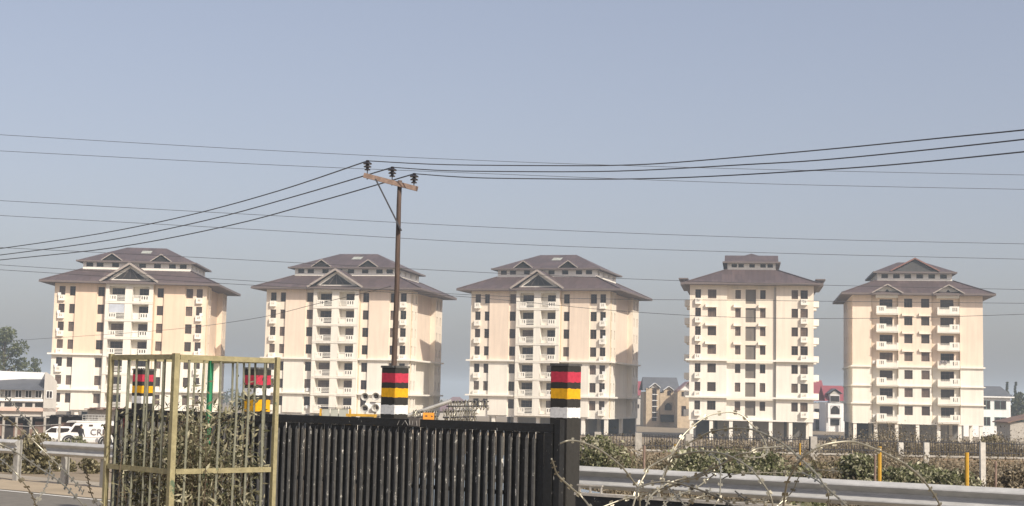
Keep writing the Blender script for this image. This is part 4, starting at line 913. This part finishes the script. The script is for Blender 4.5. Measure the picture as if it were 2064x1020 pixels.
for i in range(95):
    x, y, a, b_ = cage_pt(rnd); top = (zmid + (CZ-zmid)*(0.30+0.55*max(0,a-b_)+rnd.uniform(-0.15,0.22))) if rnd.random() < 0.6 else zmid*rnd.uniform(0.7,1.0)
    pts = []; cx, cy = x, y
    for k in range(9):
        z = top*k/8; pts.append((cx,cy,z)); cx = max(-0.55,min(0.55,cx+rnd.gauss(0,0.03))); cy = max(-0.55,min(0.55,cy+rnd.gauss(0,0.03)))
    st.tube(pts,[0.007-0.0006*k for k in range(9)],4)
    for k in range(3,9):
        p = Vector(pts[k])
        for _ in range(11):
            d = Vector((rnd.gauss(0,1),rnd.gauss(0,1),rnd.gauss(0.1,0.6))).normalized()*rnd.uniform(0.02,0.13); leaves(lf, [p+d+Vector((0,0,rnd.uniform(-0.1,0.1)))], 0.03, 0.085, 0.24, rnd=rnd)
        if rnd.random() < 0.5:
            d = Vector((rnd.gauss(0,1),rnd.gauss(0,1),rnd.gauss(0.2,0.6))).normalized()*0.14; st.tube([p,p+d*0.6,p+d+Vector((0,0,0.02))],[0.004,0.003,0.0015],3)
for i in range(5200):
    x, y, a, b_ = cage_pt(rnd); z = zmid*(0.45+0.62*rnd.random()); 
    if rnd.random() < 0.30: z = zmid + (CZ-zmid)*rnd.random()**1.3*(0.32+0.48*max(0,a-b_+0.15))
    leaves(lf, [(x,y,z)], 0.03, 0.085, 0.24, rnd=rnd)
st.build('stems', BARK, pr); lf.build('leaves', LEAFC, pr)

# ------------------------------------------------------------------ razor wire
def smooth(pts, n=6):
    out = []
    P = [Vector(p) for p in pts]
    for i in range(len(P)-1):
        p0, p1, p2, p3 = P[max(i-1,0)], P[i], P[i+1], P[min(i+2,len(P)-1)]
        for k in range(n):
            t = k/n; out.append(0.5*((2*p1)+(-p0+p2)*t+(2*p0-5*p1+4*p2-p3)*t*t+(-p0+3*p1-3*p2+p3)*t*t*t))
    out.append(P[-1]); return out
def razor(root, px, Y0, swing, r, m_, barb=0.10, ph=0.0, name='strand'):
    w3 = []; n = len(px)
    for i, (x, y) in enumerate(px): w3.append(at(x, y, Y0 + swing*math.sin(math.pi*(i/(n-1))*1.0+ph)))
    pts = smooth(w3, 7); base = root.location; pts = [p-base for p in pts]
    mb_ = MB(); r *= 0.72; mb_.tube(pts, r, 6); acc = 0.0
    for i in range(1, len(pts)):
        acc += (pts[i]-pts[i-1]).length
        if barb and acc > barb:
            acc = random.uniform(-0.02,0.02); d = (pts[i]-pts[i-1]).normalized(); s_ = d.cross(Vector((0,1,0))).normalized(); o = pts[i]; e = Vector((0,random.uniform(-0.008,0.008),0))
            L = 0.017; hw_ = 0.0155
            for sg in (-1, 1):
                mb_.poly([o-d*L*0.5-e, o+s_*sg*hw_-d*L, o+s_*sg*hw_*1.25, o+d*L*0.5+e]); mb_.poly([o-d*L*0.5-e, o+s_*sg*hw_*1.25, o+s_*sg*hw_+d*L, o+d*L*0.5+e])
    return mb_.build(name, m_, root)
rw = empty('razor_wire_coil', (at(1500,1000,10).x,10,0)); tag(rw, 'loose coils of razor wire in the right foreground before the crash barrier', 'razor wire')
ARCS = [([(1330,990),(1336,962),(1344,941),(1360,904),(1382,872),(1422,841),(1450,833),(1475,831),(1497,838),(1512,853),(1528,869),(1540,887),(1546,904),(1544,916),(1530,922),(1512,922),(1489,918)],10.6,0.5,0.0075,RAZOR),
 ([(1275,1024),(1286,985),(1298,960),(1310,941),(1355,916),(1369,904),(1399,887),(1428,872),(1458,865),(1487,863),(1516,866),(1546,877),(1580,896),(1615,926),(1645,955),(1664,981),(1690,1004),(1712,1026)],9.4,0.7,0.0085,RAZOR),
 ([(1340,960),(1347,938),(1356,922),(1389,913),(1418,910),(1450,913),(1477,922),(1507,940),(1526,959),(1544,983),(1554,1002),(1559,1026)],9.8,0.4,0.0075,RAZOR),
 ([(1310,1000),(1369,973),(1410,955),(1450,938),(1485,918),(1510,912),(1528,904),(1552,902),(1585,899)],10.4,0.5,0.0085,RAZOR),
 ([(1578,1026),(1584,985),(1588,969),(1602,944),(1617,924),(1635,910),(1658,898),(1686,892),(1717,890),(1743,897),(1772,908),(1796,920),(1825,936),(1855,961),(1873,983),(1886,1002),(1898,1026)],9.0,0.6,0.0085,RAZOR),
 ([(1129,894),(1142,889),(1157,888),(1178,893),(1208,906),(1237,927),(1257,945),(1280,975),(1288,990),(1290,1024)],10.2,0.5,0.0085,RAZOR),
 ([(1112,925),(1116,936),(1124,957),(1149,981),(1173,1002),(1192,1026)],9.8,0.3,0.0085,RAZOR),
 ([(1284,1000),(1288,983),(1308,975),(1335,971),(1360,974),(1370,975),(1399,984),(1428,994),(1458,1008),(1486,1026)],9.2,0.4,0.0085,RAZORD),
 ([(1205,1026),(1257,1006),(1296,998),(1335,985),(1380,970),(1418,958),(1440,948)],9.9,0.4,0.0075,RAZOR),
 ([(1275,1006),(1340,1003),(1440,1008),(1530,1014),(1610,1020)],10.8,0.3,0.006,RAZOR),
 ([(1617,953),(1645,967),(1664,983),(1670,1000),(1668,1024)],10.3,0.3,0.007,RAZOR),
 ([(1455,966),(1475,957),(1520,953),(1590,953),(1620,952)],11.0,0.2,0.0055,RAZORD),
 ([(1436,1026),(1450,1000),(1452,960),(1453,940),(1447,926),(1430,914)],10.9,0.4,0.007,RAZOR),
 ([(1330,1026),(1360,1000),(1400,985),(1428,965),(1442,955)],10.2,0.4,0.007,RAZOR),
 ([(1300,1026),(1312,1000),(1340,978),(1372,966),(1400,962),(1424,950),(1440,934)],9.7,0.4,0.008,RAZOR), ([(1560,1026),(1588,1000),(1600,985),(1612,960),(1640,948),(1690,950)],10.8,0.3,0.006,RAZOR), ([(1340,975),(1366,1002),(1384,1024)],10.0,0.2,0.007,RAZOR), ([(1482,990),(1500,1004),(1520,1010),(1545,1008)],10.0,0.2,0.007,RAZORD), ([(1380,1026),(1400,1006),(1425,997),(1432,985)],9.6,0.2,0.007,RAZOR)]
for i, (px, Y0, sw_, r_, m_) in enumerate(ARCS): razor(rw, px, Y0, sw_, r_, m_, 0.10, i*0.9)
rw2 = empty('razor_wire_coil', (at(60,1000,10).x,10,0)); tag(rw2, 'few straight strands of razor wire at the lower left corner', 'razor wire')
for i, (px, Y0, r_) in enumerate((([(-20,820),(0,835),(21,849),(37,863),(62,884),(86,907),(109,929),(128,948),(144,964),(158,981),(168,993)],10.0,0.006),
    ([(-20,886),(0,895),(25,907),(51,924),(82,945),(107,961),(132,981),(152,1001),(175,1026)],9.0,0.0065),([(-15,778),(0,791),(15,804),(32,819),(45,838),(56,847),(68,863),(82,885),(88,905)],10.8,0.006),
    ([(-15,915),(0,925),(27,948),(49,975),(64,997),(74,1024)],9.6,0.0055),([(66,1026),(72,1014),(86,993),(95,975),(99,958),(101,946),(98,929)],10.2,0.0055),([(172,940),(174,950),(179,975),(183,993),(191,1010),(202,1026)],9.4,0.005))):
    razor(rw2, px, Y0, 0.4, r_, RAZOR if i != 5 else RAZORD, 0.085, i*1.1)
# low black barrier below the rail
q = at(1160,994,16.8); q2 = at(1625,1020,15.2); root = empty('low_barrier', (q.x,16.8,0), math.atan2(-1.6,q2.x-q.x)); tag(root, 'low black barrier with pale top edge at the bottom, right of the pillar', 'barrier')
L = math.hypot(q2.x-q.x,1.6); zb_ = (q.z+q2.z)/2
MB().box(0,L,0,0.08,0,zb_-0.03).build('panel', BLACKP, root); MB().box(-0.01,L+0.01,-0.015,0.095,zb_-0.03,zb_).build('top_edge', CONC, root)
for x in (0.02,0.16,0.3): MB().box(x,x+0.02,0.03,0.05,zb_,zb_+0.075).build('upright', CONC, root)
MB().box(0,0.33,0.025,0.055,zb_+0.076,zb_+0.09).build('hand_rail', CONC, root)

# ------------------------------------------------------------------ vehicles
def wheel(root, x, y, z, r, w_=0.2):
    t = MB(); t.lathe([(r*0.6,-w_/2),(r*0.92,-w_/2),(r,-w_/2+0.03),(r,w_/2-0.03),(r*0.92,w_/2),(r*0.6,w_/2)],18,(0,0,0),'Y'); o = t.build('wheel', RUBBER, root, (x,y,z), smooth=True)
    h = MB(); h.lathe([(0,-w_/2-0.012),(r*0.25,-w_/2-0.012),(r*0.3,-w_/2+0.02),(r*0.55,-w_/2+0.02),(r*0.62,-w_/2-0.008)],18,(0,0,0),'Y'); h.build('rim', CHROME, o)
def body_mesh(prof, hw, inset, zc):
    """car body lofted across its width: side profile (x,z), upper points pulled in"""
    m = MB(); n = len(prof); sec = [(-hw,1.0),(-hw*0.97,1.0),(0,1.0),(hw*0.97,1.0),(hw,1.0)]
    rings = []
    for yy in (-hw,-hw*0.88,0.0,hw*0.88,hw):
        b0 = len(m.v)
        for x, z in prof:
            k = max(0,(z-zc))*inset; ys_ = yy*(1-k/hw) if hw else yy; zz = z - (0.05*max(0,z-zc)/1.0 if abs(yy) == hw else 0)
            m.v.append((x, ys_, zz))
        rings.append(b0)
    for a, b_ in zip(rings, rings[1:]):
        for i in range(n): j = (i+1) % n; m.f.append((a+i,a+j,b_+j,b_+i)); m.m.append(0)
    m.f.append(tuple(rings[0]+i for i in range(n))[::-1]); m.m.append(0); m.f.append(tuple(rings[-1]+i for i in range(n))); m.m.append(0)
    return m
def glyphs(txt, size, m_, parent, loc, rot, name='lettering'):
    cu = bpy.data.curves.new(name, 'FONT'); cu.body = txt; cu.size = size; cu.extrude = 0.003
    t = bpy.data.objects.new(name, cu); COL.objects.link(t); dg = bpy.context.evaluated_depsgraph_get(); me = bpy.data.meshes.new_from_object(t.evaluated_get(dg)); bpy.data.objects.remove(t)
    me.materials.clear(); me.materials.append(m_); o = inst(name, me, loc, parent, rot); return o
# white police van with roof cage, nose to the left
VY = 112.0; p = at(184,893,VY); van = empty('police_van', (p.x,VY,gz(VY)), R(4)); tag(van, 'white police van with mesh cage on its roof and big dark letters', 'van')
prof = [(-2.25,0.35),(-2.3,0.75),(-2.2,1.0),(-1.55,1.12),(-1.15,1.72),(-1.0,1.82),(1.75,1.86),(1.95,1.7),(2.05,1.0),(2.05,0.4)]
body_mesh(prof, 0.92, 0.12, 1.0).build('body', VANW, van, smooth=False)
MB().box(-1.6,2.0,-0.8,0.8,1.84,1.93).build('roof_fairing', VANW, van); MB().prism([(-1.75,1.80),(-1.0,1.83),(-1.0,1.93),(-1.6,1.92)],-0.8,0.8).build('sun_visor', VANW, van)
for s in (-1,):
    MB().prism([(-1.35,1.12),(-0.65,1.12),(-0.65,1.6),(-1.05,1.6)],-0.935,-0.90).build('side_window', PANE, van); MB().prism([(1.25,0.95),(1.85,0.95),(1.8,1.62),(1.4,1.66)],-0.925,-0.87).build('rear_window', PANE3, van)
MB().poly([(-1.53,-0.7,1.16),(-1.53,0.7,1.16),(-1.2,0.66,1.68),(-1.2,-0.66,1.68)]).build('windscreen', PANE, van)
MB().box(-0.5,1.9,-0.93,-0.915,0.72,0.76).build('trim_line', GREYW, van); MB().box(-0.03,0.25,-0.915,-0.87,1.58,1.68).build('roof_lamp', FRAME, van)
for x in (-1.45,1.2): wheel(van, x, -0.85, 0.36, 0.38); wheel(van, x, 0.85, 0.36, 0.38)
for x in (-1.45,1.2): MB().lathe([(0.40,-0.02),(0.52,-0.02),(0.52,0.02)],18,(x,-0.925,0.38),'Y').build('wheel_arch', STEELD, van)
MB().box(-2.36,-2.28,-0.85,0.85,0.35,0.55).build('bumper', STEELD, van); MB().lathe([(0,-0.03),(0.09,-0.02),(0.1,0)],10,(-2.24,-0.6,0.82),'X').build('headlight', CHROME, van)
cg = MB(); 
for x in (-0.6,-0.15,0.3,0.75,1.2):
    for y in (-0.6,0.6): cg.box(x-0.02,x+0.02,y-0.02,y+0.02,1.93,2.38)
for y in (-0.6,0.6):
    for z in (2.0,2.18,2.36): cg.box(-0.62,1.22,y-0.018,y+0.018,z,z+0.04)
for x in (-0.6,1.2): cg.box(x-0.02,x+0.02,-0.6,0.6,2.33,2.37)
cg.build('roof_cage', GALVD, van)
glyphs('CRP', 0.66, mat('grey_lettering',(0.16,0.13,0.13),0.7), van, (0.08,-0.945,0.92), (R(90),0,0))
# small white car in front of it
CY = 118.0; p = at(112,892,CY); car = empty('parked_car', (p.x,CY,gz(CY)), R(12)); tag(car, 'white hatchback parked in front of the police van', 'car', 'parked cars')
def small_car(car, paint, s=1.0):
    prof = [(-1.85,0.3),(-1.9,0.6),(-1.7,0.82),(-0.95,0.95),(-0.35,1.38),(-0.1,1.46),(0.9,1.47),(1.25,1.38),(1.75,0.98),(1.85,0.85),(1.85,0.35)]
    body_mesh(prof, 0.82, 0.28, 0.9).build('body', paint, car, smooth=True)
    MB().prism([(-0.78,0.98),(0.1,0.98),(0.1,1.36),(-0.3,1.36)],-0.79,-0.70).build('side_window', PANE, car); MB().prism([(0.18,0.98),(1.3,0.98),(1.0,1.36),(0.18,1.36)],-0.79,-0.70).build('side_window', PANE, car)
    MB().poly([(-0.98,-0.66,0.965),(-0.98,0.66,0.965),(-0.37,0.58,1.40),(-0.37,-0.58,1.40)]).build('windscreen', PANE, car)
    MB().poly([(1.72,-0.66,1.04),(1.72,0.66,1.04),(1.30,0.58,1.40),(1.30,-0.58,1.40)]).build('rear_screen', PANE, car)
    for x in (-1.2,1.2): wheel(car, x, -0.74, 0.3, 0.3, 0.18); wheel(car, x, 0.74, 0.3, 0.3, 0.18)
    for y in (-0.55,0.55): MB().lathe([(0,-0.04),(0.1,-0.03),(0.12,0.02)],10,(-1.84,y,0.68),'X').build('headlight', CHROME, car)
small_car(car, VANW)
BY = 26.0; p = at(1165,930,BY); car2 = empty('parked_car', (p.x-1.15,BY,at(1165,922,BY).z-1.475), R(184)); tag(car2, 'pale blue car whose roof shows beside the rightmost pillar behind the barrier', 'car', 'parked cars')
small_car(car2, CARB)

# ------------------------------------------------------------------ people
def person(px, foot_py, Y, h, cloth, leg, label, rz=0.0, bend=0.0):
    """one continuous skinned body standing at its feet; limbs taper"""
    p = at(px, foot_py, Y); root = empty('person', (p.x,Y,gz(Y)), rz); tag(root, label, 'person')
    J = {'pel':(0,0,.53,.085),'chest':(0,.01+bend,.70,.095),'neck':(0,.0+bend,.83,.035),'head':(0,-.02+bend,.885,.052),'top':(0,-.015+bend,.955,.048),
         'sl':(-.11,0.01+bend,.805,.042),'el':(-.145,.0+bend,.63,.03),'wl':(-.12,-.09+bend,.52,.021),'hl':(-.11,-.12+bend,.475,.02),'sr':(.11,.01+bend,.805,.042),'er':(.15,.0+bend,.63,.03),'wr':(.13,-.08+bend,.51,.021),'hr':(.125,-.11+bend,.465,.02),
         'tl':(-.055,0,.50,.062),'kl':(-.065,-.015,.28,.042),'al':(-.07,.01,.05,.028),'fl':(-.075,-.08,.02,.026),'tr':(.055,0,.50,.062),'kr':(.07,-.01,.28,.042),'ar':(.075,.01,.05,.028),'fr':(.085,-.08,.02,.026)}
    E = [('pel','chest'),('chest','neck'),('neck','head'),('head','top'),('chest','sl'),('sl','el'),('el','wl'),('wl','hl'),('chest','sr'),('sr','er'),('er','wr'),('wr','hr'),('pel','tl'),('tl','kl'),('kl','al'),('al','fl'),('pel','tr'),('tr','kr'),('kr','ar'),('ar','fr')]
    ks = list(J); me = bpy.data.meshes.new('body'); me.from_pydata([(J[k][0]*h,J[k][1]*h,J[k][2]*h) for k in ks],[(ks.index(a),ks.index(b)) for a, b in E],[])
    o = inst('body', me, (0,0,0), root); md = o.modifiers.new('skin','SKIN'); sd = o.modifiers.new('sub','SUBSURF'); sd.levels = 1; sd.render_levels = 1
    if not me.skin_vertices: 
        bm = __import__('bmesh').new(); bm.from_mesh(me); bm.verts.layers.skin.verify(); bm.to_mesh(me); bm.free()
    for i, k in enumerate(ks): r = J[k][3]*h; me.skin_vertices[0].data[i].radius = (r,r*(0.75 if k in ('pel','chest') else 1)); me.skin_vertices[0].data[i].use_root = (k == 'pel')
    m = bpy.data.materials.new('person_colours'); m.use_nodes = True; n = m.node_tree.nodes; l = m.node_tree.links; tc = n.new('ShaderNodeTexCoord'); sp = n.new('ShaderNodeSeparateXYZ'); l.new(tc.outputs['Object'], sp.inputs[0])
    cr = n.new('ShaderNodeValToRGB'); cr.color_ramp.interpolation = 'CONSTANT'; dv = n.new('ShaderNodeMath'); dv.operation = 'DIVIDE'; dv.inputs[1].default_value = h; l.new(sp.outputs['Z'], dv.inputs[0]); l.new(dv.outputs[0], cr.inputs[0])
    e = cr.color_ramp.elements; e[0].position = 0; e[0].color = (0.02,0.018,0.016,1); e[1].position = 0.055; e[1].color = (*leg,1)
    for pos, c in ((0.50,cloth),(0.835,(0.30,0.17,0.11))): x = e.new(pos); x.color = (*c,1)
    l.new(cr.outputs[0], n['Principled BSDF'].inputs['Base Color']); n['Principled BSDF'].inputs['Roughness'].default_value = 0.9; me.materials.append(m)
    hm = MB(); hm.lathe([(0.0,0.062),(0.035,0.055),(0.055,0.025),(0.058,0.0),(0.05,-0.012)],12,(0,-.012+bend,.945)); hm.v = [(x*h,y*h,z*h) for x,y,z in hm.v]; hm.build('cap', HAIRM, root, smooth=True)
    MB().lathe([(0,-0.012),(0.008,-0.006),(0.009,0.004)],8,(0,(-.075+bend)*h,.90*h),'Y').build('nose', SKIN, root)
    return root
person(162, 893, 108, 1.66, (0.02,0.019,0.022), (0.03,0.028,0.03), 'person in dark clothes standing in front of the police van', R(60))
person(211, 893, 110, 1.74, (0.34,0.27,0.17), (0.30,0.24,0.15), 'person in khaki uniform standing behind the police van', R(-60))

# left hedge and posts
GH_ = 'dry hedge bushes at the left'
for i, (px, Y, wpx, py, lab) in enumerate(((25,44,110,858,'dry leafy hedge at the left edge above the crash barrier end'),(78,42,70,868,'brown twiggy bush left of the crash barrier section'),(150,92,70,877,'low green bush in front of the police van'),(120,46,60,915,'low brown brush under the left crash barrier'),(178,44,70,918,'dark brush heap under the crash barrier before the van'))):
    bush('bush', px, Y, wpx, py, lab, 'bush', GH_, LEAFD if i != 2 else LEAFG, 80+i, 2200 if i < 2 else 900, (0.07,0.16) if Y < 60 else (0.12,0.25))
for i, (px, py) in enumerate(((8,842),(34,841),(63,841),(91,842),(121,841))):
    q = at(px,py,88); tag(MB().box(-0.055,0.055,-0.055,0.055,gz(88)-0.2,q.z).build('fence_post', CONC, None, (q.x,88,0)), ('pale fence post at the left edge','second pale fence post from the left edge','third pale fence post, above the thin stake','fourth pale fence post, left of the white hatchback','fifth pale fence post, just left of the police van')[i], 'post', 'pale fence posts at the left')
q0, q1 = at(-10,855,88), at(125,855,88)
tag(MB().tube([(q0.x,87.9,q0.z),((q0.x+q1.x)/2,87.9,q0.z-0.08),(q1.x,87.9,q1.z)],0.02,5).build('fence_wire', GALVD), 'pale wire strung between the left fence posts', 'wire')
q = at(63,865,60); tag(MB().box(-0.05,0.05,-0.05,0.05,gz(60),q.z).build('stake', WOODL, None, (q.x,60,0)), 'short pale wooden stake in the left hedge', 'stake')
q = at(241,850,60); r = empty('red_sign', (q.x,60,gz(60))); MB().tube([(0,0,0),(0,0,q.z-gz(60)-0.2)],0.03,8).build('stem', STEELD, r)
MB().box(-0.2,0.2,-0.02,0.02,q.z-gz(60)-0.22,q.z-gz(60)+0.14).build('plate', REDP, r); tag(r, 'small red sign plate at the left end of the black gate', 'sign')

# ------------------------------------------------------------------ checkpoint clutter behind the gate
p = at(746,842,40); r = empty('loudspeaker_mast', (p.x,40,gz(40))); z = lambda py: at(746,py,40).z-gz(40)
MB().tube([(0.13,0,0),(0.13,0,z(815))],0.03,8).build('mast', CONC, r)
MB().box(-0.15,0.28,0.02,0.06,z(833),z(812)).build('back_board', PLASTW, r)
for x, py in ((-0.15,800),(0.14,799),(-0.15,824),(0.14,822)):
    MB().lathe([(0.0,0.12),(0.035,0.1),(0.04,0.02),(0.1,-0.09),(0.108,-0.09),(0.105,-0.08),(0.05,0.03),(0.0,0.04)],16,(x,0,z(py)),'Y').build('horn', GALVD, r, smooth=True); MB().lathe([(0,-0.03),(0.035,-0.02),(0.04,0.02)],10,(x,0,z(py)),'Y').build('horn_core', STEELD, r)
MB().box(-0.02,0.3,0.03,0.05,z(812),z(810)).build('bracket', CONC, r); MB().box(-0.17,0.16,0.03,0.05,z(801),z(800)).build('bracket', CONC, r)
tag(r, 'mast with four round horn loudspeakers left of the striped pillar', 'loudspeaker')
p = at(672,845,36); r = empty('yellow_barricade', (p.x,36,gz(36))); z = lambda py: at(672,py,36).z-gz(36); u = lambda px: (px-672)*36/FPX
for x0, x1 in ((644,648),(703,707)): MB().box(u(x0),u(x1),-0.03,0.03,0,z(824)).build('leg', YELL, r)
for x0, x1 in ((649,664),(666,681),(683,701)): MB().box(u(x0),u(x1),-0.01,0.01,z(848),z(824)).build('panel', mat_cache('skylight'), r)
MB().box(u(644),u(706),-0.035,0.035,z(823),z(821.5)).build('top_bar', STEELD, r)
tag(r, 'yellow-framed barricade with three grey panels behind the black gate', 'barricade')
p = at(730,845,34); r = empty('yellow_rail', (p.x,34,gz(34))); z = lambda py: at(730,py,34).z-gz(34)
MB().box(-0.37,0.33,-0.03,0.03,z(839.5),z(834.5)).build('bar', YELL, r); MB().box(-0.36,-0.30,-0.025,0.025,0,z(840)).build('leg', YELL, r); MB().box(0.26,0.32,-0.025,0.025,0,z(840)).build('leg', YELL, r)
tag(r, 'low yellow rail between the barricade and the striped pillar', 'rail')
a, b_ = at(838,832,34), at(910,808,34); r = empty('barrier_boom', (a.x,34,gz(34))); MB().tube([(-0.9,0,a.z-gz(34)-0.33),(b_.x-a.x,0,b_.z-gz(34))],0.045,8).build('pole', GALVD, r); MB().box(-0.5,-0.3,-0.1,0.1,0,a.z-gz(34)-0.05).build('pedestal', YELL, r)
tag(r, 'slanted grey barrier boom right of the striped pillar', 'barrier boom')
def roll(name, pxa, pxb, pya, pyb, Y, loops, label):
    A, B = at(pxa,(pya+pyb)/2,Y), at(pxb,(pya+pyb)/2,Y); rad = abs(at(pxa,pya,Y).z-at(pxa,pyb,Y).z)/2; rnd = random.Random(loops)
    root = empty(name, (A.x,Y,A.z)); tag(root, label, 'wire roll', 'rolls of wire behind the gate'); L = B.x-A.x; pts = []
    for i in range(loops*14): t = i/(loops*14); a = 2*math.pi*t*loops; k = rad*(1+rnd.uniform(-0.12,0.12)); pts.append((t*L+rnd.uniform(-0.02,0.02),math.cos(a)*k,math.sin(a)*k))
    MB().tube(pts,0.013,4).build('coil', RAZOR, root)
    for a in (0.6,3.6): MB().tube([(0,math.cos(a)*rad,math.sin(a)*rad),(L,math.cos(a)*rad,math.sin(a)*rad+0.03)],0.016,4).build('tie_wire', STEELD, root)
    MB().tube([(L*0.5,0,rad*-1),(L*0.5,0,gz(Y)-A.z)],0.02,6).build('stake', STEELD, root)
roll('wire_roll', 832,882,827,846,33,11,'low roll of barbed wire right of the striped pillar')
roll('wire_roll', 893,960,824,848,34,13,'roll of barbed wire above the gate joint')
roll('wire_roll', 900,985,806,824,36,12,'upper roll of barbed wire against the middle tower')
p = at(864,838,31); r = empty('orange_sign', (p.x,31,gz(31))); z = lambda py: at(864,py,31).z-gz(31)
MB().box(-0.115,0.115,-0.01,0.01,z(848),z(832)).build('plate', ORNG, r); MB().tube([(0,0.03,0),(0,0.03,z(840))],0.02,6).build('stem', STEELD, r)
MB().prism([(-0.09,z(838.5)),(-0.05,z(837)),(-0.02,z(838)),(-0.02,z(839.5)),(-0.05,z(840))],-0.016,-0.011).build('mark', FRAME, r); MB().prism([(0.05,z(837.5)),(0.08,z(838)),(0.085,z(840)),(0.06,z(840.5))],-0.016,-0.011).build('mark', FRAME, r)
tag(r, 'small orange sign with dark marks above the gate', 'sign')

# ------------------------------------------------------------------ utility pole and wires
PY = 50.0; top = at(806,364,PY); foot = at(789,760,PY); pz = gz(PY)
pole = empty('utility_pole', (foot.x,PY,pz)); tag(pole, 'weathered wooden utility pole with a tilted crossarm', 'utility pole')
def PL(px, py, dy=0.0): q = at(px,py,PY+dy); return q-pole.location
t1 = PL(806,364); sx = t1.x/(t1.z-(foot.z-pz))
pts = [(t1.x-(t1.z-z)*0.0022*k_+random.uniform(-0.012,0.012),0,z) for k_, z in [(1,t1.z*i/12) for i in range(13)]]; pts[-1] = tuple(t1)
MB().tube(pts,[0.104-0.028*i/12 for i in range(13)],10).build('pole', WOOD, pole, smooth=True)
A_, B_ = PL(733,353,-0.13), PL(842,381,-0.13); MB().bar(A_,B_,0.09,0.16).build('crossarm', WOODL, pole)
MB().bar(PL(757,361,-0.2),PL(809,465,-0.16),0.05,0.14,(0,1,0)).build('brace', STEELD, pole)
INS = []
for (px, py, pb) in ((741,326,356),(791,339,368),(835,352,377)):
    c_ = PL(px,py,-0.13); b2 = PL(px-1,pb+6,-0.13); o = MB(); o.tube([b2,c_],0.018,6); o = o.build('insulator_pin', STEELD, pole)
    MB().lathe([(0,0.05),(0.05,0.05),(0.07,0.02),(0.06,0.0),(0.145,-0.05),(0.15,-0.085),(0.06,-0.09),(0.055,-0.12),(0.13,-0.16),(0.135,-0.19),(0.05,-0.20),(0.05,-0.235),(0.10,-0.265),(0.10,-0.29),(0.02,-0.30)],14,tuple(c_)).build('insulator', PORC, o)
    INS.append(c_+pole.location+Vector((0,0,0.03)))
def wire(pts, r, label, name='power_line', group='three near power lines'):
    o0 = Vector(pts[0]); return tag(MB().tube([Vector(p)-o0 for p in pts], r, 5).build(name, WIREM, None, tuple(o0)), label, 'wire', group)
RT = [[(900,332),(1150,334),(1250,333),(1340,329),(1500,316),(1700,298),(1900,278),(2064,262),(2300,236)],[(900,344),(1060,346),(1180,346),(1300,343),(1500,332),(1650,323),(1850,304),(2064,281),(2300,254)],[(950,358),(1100,360.5),(1250,361),(1400,357),(1600,346),(1800,332),(2064,306),(2300,281)]]
LT = [[(560,385),(380,434),(200,471),(0,501),(-150,520)],[(600,394),(420,443),(220,484),(0,514),(-150,531)],[(650,404),(460,455),(230,499),(0,524),(-150,540)]]
for i in range(3):
    def depth(px): # line runs from far left (deep) to near right
        return 50 + (800-px)*(0.0385 if px < 800 else 0.0148)
    rp = [INS[i]] + [at(x,y,depth(x)) for x, y in RT[i]]; wire(smooth(rp,5), 0.017, ('topmost','middle','lowest')[i]+' of three near wires sagging right from the pole insulators')
    lp = [INS[i]] + [at(x,y,depth(x)) for x, y in LT[i]]; wire(smooth(lp,5), 0.024, ('topmost','middle','lowest')[i]+' of three near wires dropping left from the pole insulators')
FAR = [([(-60,268),(520,302),(1032,326),(1560,342),(2130,354)],'highest thin distant wire across the sky'),([(-60,301),(520,331),(1032,352),(1560,371),(2130,383)],'second highest thin distant wire across the sky'),
 ([(-60,401),(520,433),(1032,460),(1560,480),(2130,493)],'thin distant wire passing behind the pole at brace height'),([(-60,431),(520,463),(1032,492),(1560,510),(2130,524)],'thin distant wire grazing the roof of the narrow tower'),
 ([(-60,496),(400,519),(1032,552),(1560,572),(2130,585)],'thin distant wire passing at the towers\' upper roofs'),([(-60,530),(500,566),(1032,598),(1560,606),(2130,612)],'thin distant wire crossing the towers just below their eaves'),([(-60,540),(460,572),(920,597),(1240,626),(1500,640),(1800,641),(2130,631)],'lowest thin wire crossing the upper floors of the right towers')]
for i, (pp, lab) in enumerate(FAR): wire(smooth([at(x,y,(115,115,118,118,120,120,100)[i]) for x, y in pp],10), 0.02 if i < 6 else 0.017, lab, 'distant_wire', 'distant overhead wires')
wire(smooth([at(788,577,50.0),at(740,589,53),at(640,612,60),at(500,644,72),at(300,668,90),at(0,688,120)],6), 0.011, 'service wire dropping left from the pole across the first two towers', 'service_wire', 'service wires')

# ------------------------------------------------------------------ haze
me = MB().box(-1650,1650,-90,3060,-5.6,30.5).mesh('haze', []); ho = inst('haze', me); tag(ho, 'thin pale haze filling the air', 'haze', kind='stuff')
hm_ = bpy.data.materials.new('haze_volume'); hm_.use_nodes = True; n = hm_.node_tree.nodes; l = hm_.node_tree.links; n.remove(n['Principled BSDF'])
pv = n.new('ShaderNodeVolumePrincipled'); pv.inputs['Color'].default_value = (0.72,0.86,1.0,1); pv.inputs['Density'].default_value = 0.00048; pv.inputs['Anisotropy'].default_value = 0.05
l.new(pv.outputs[0], n['Material Output'].inputs['Volume']); me.materials.append(hm_)
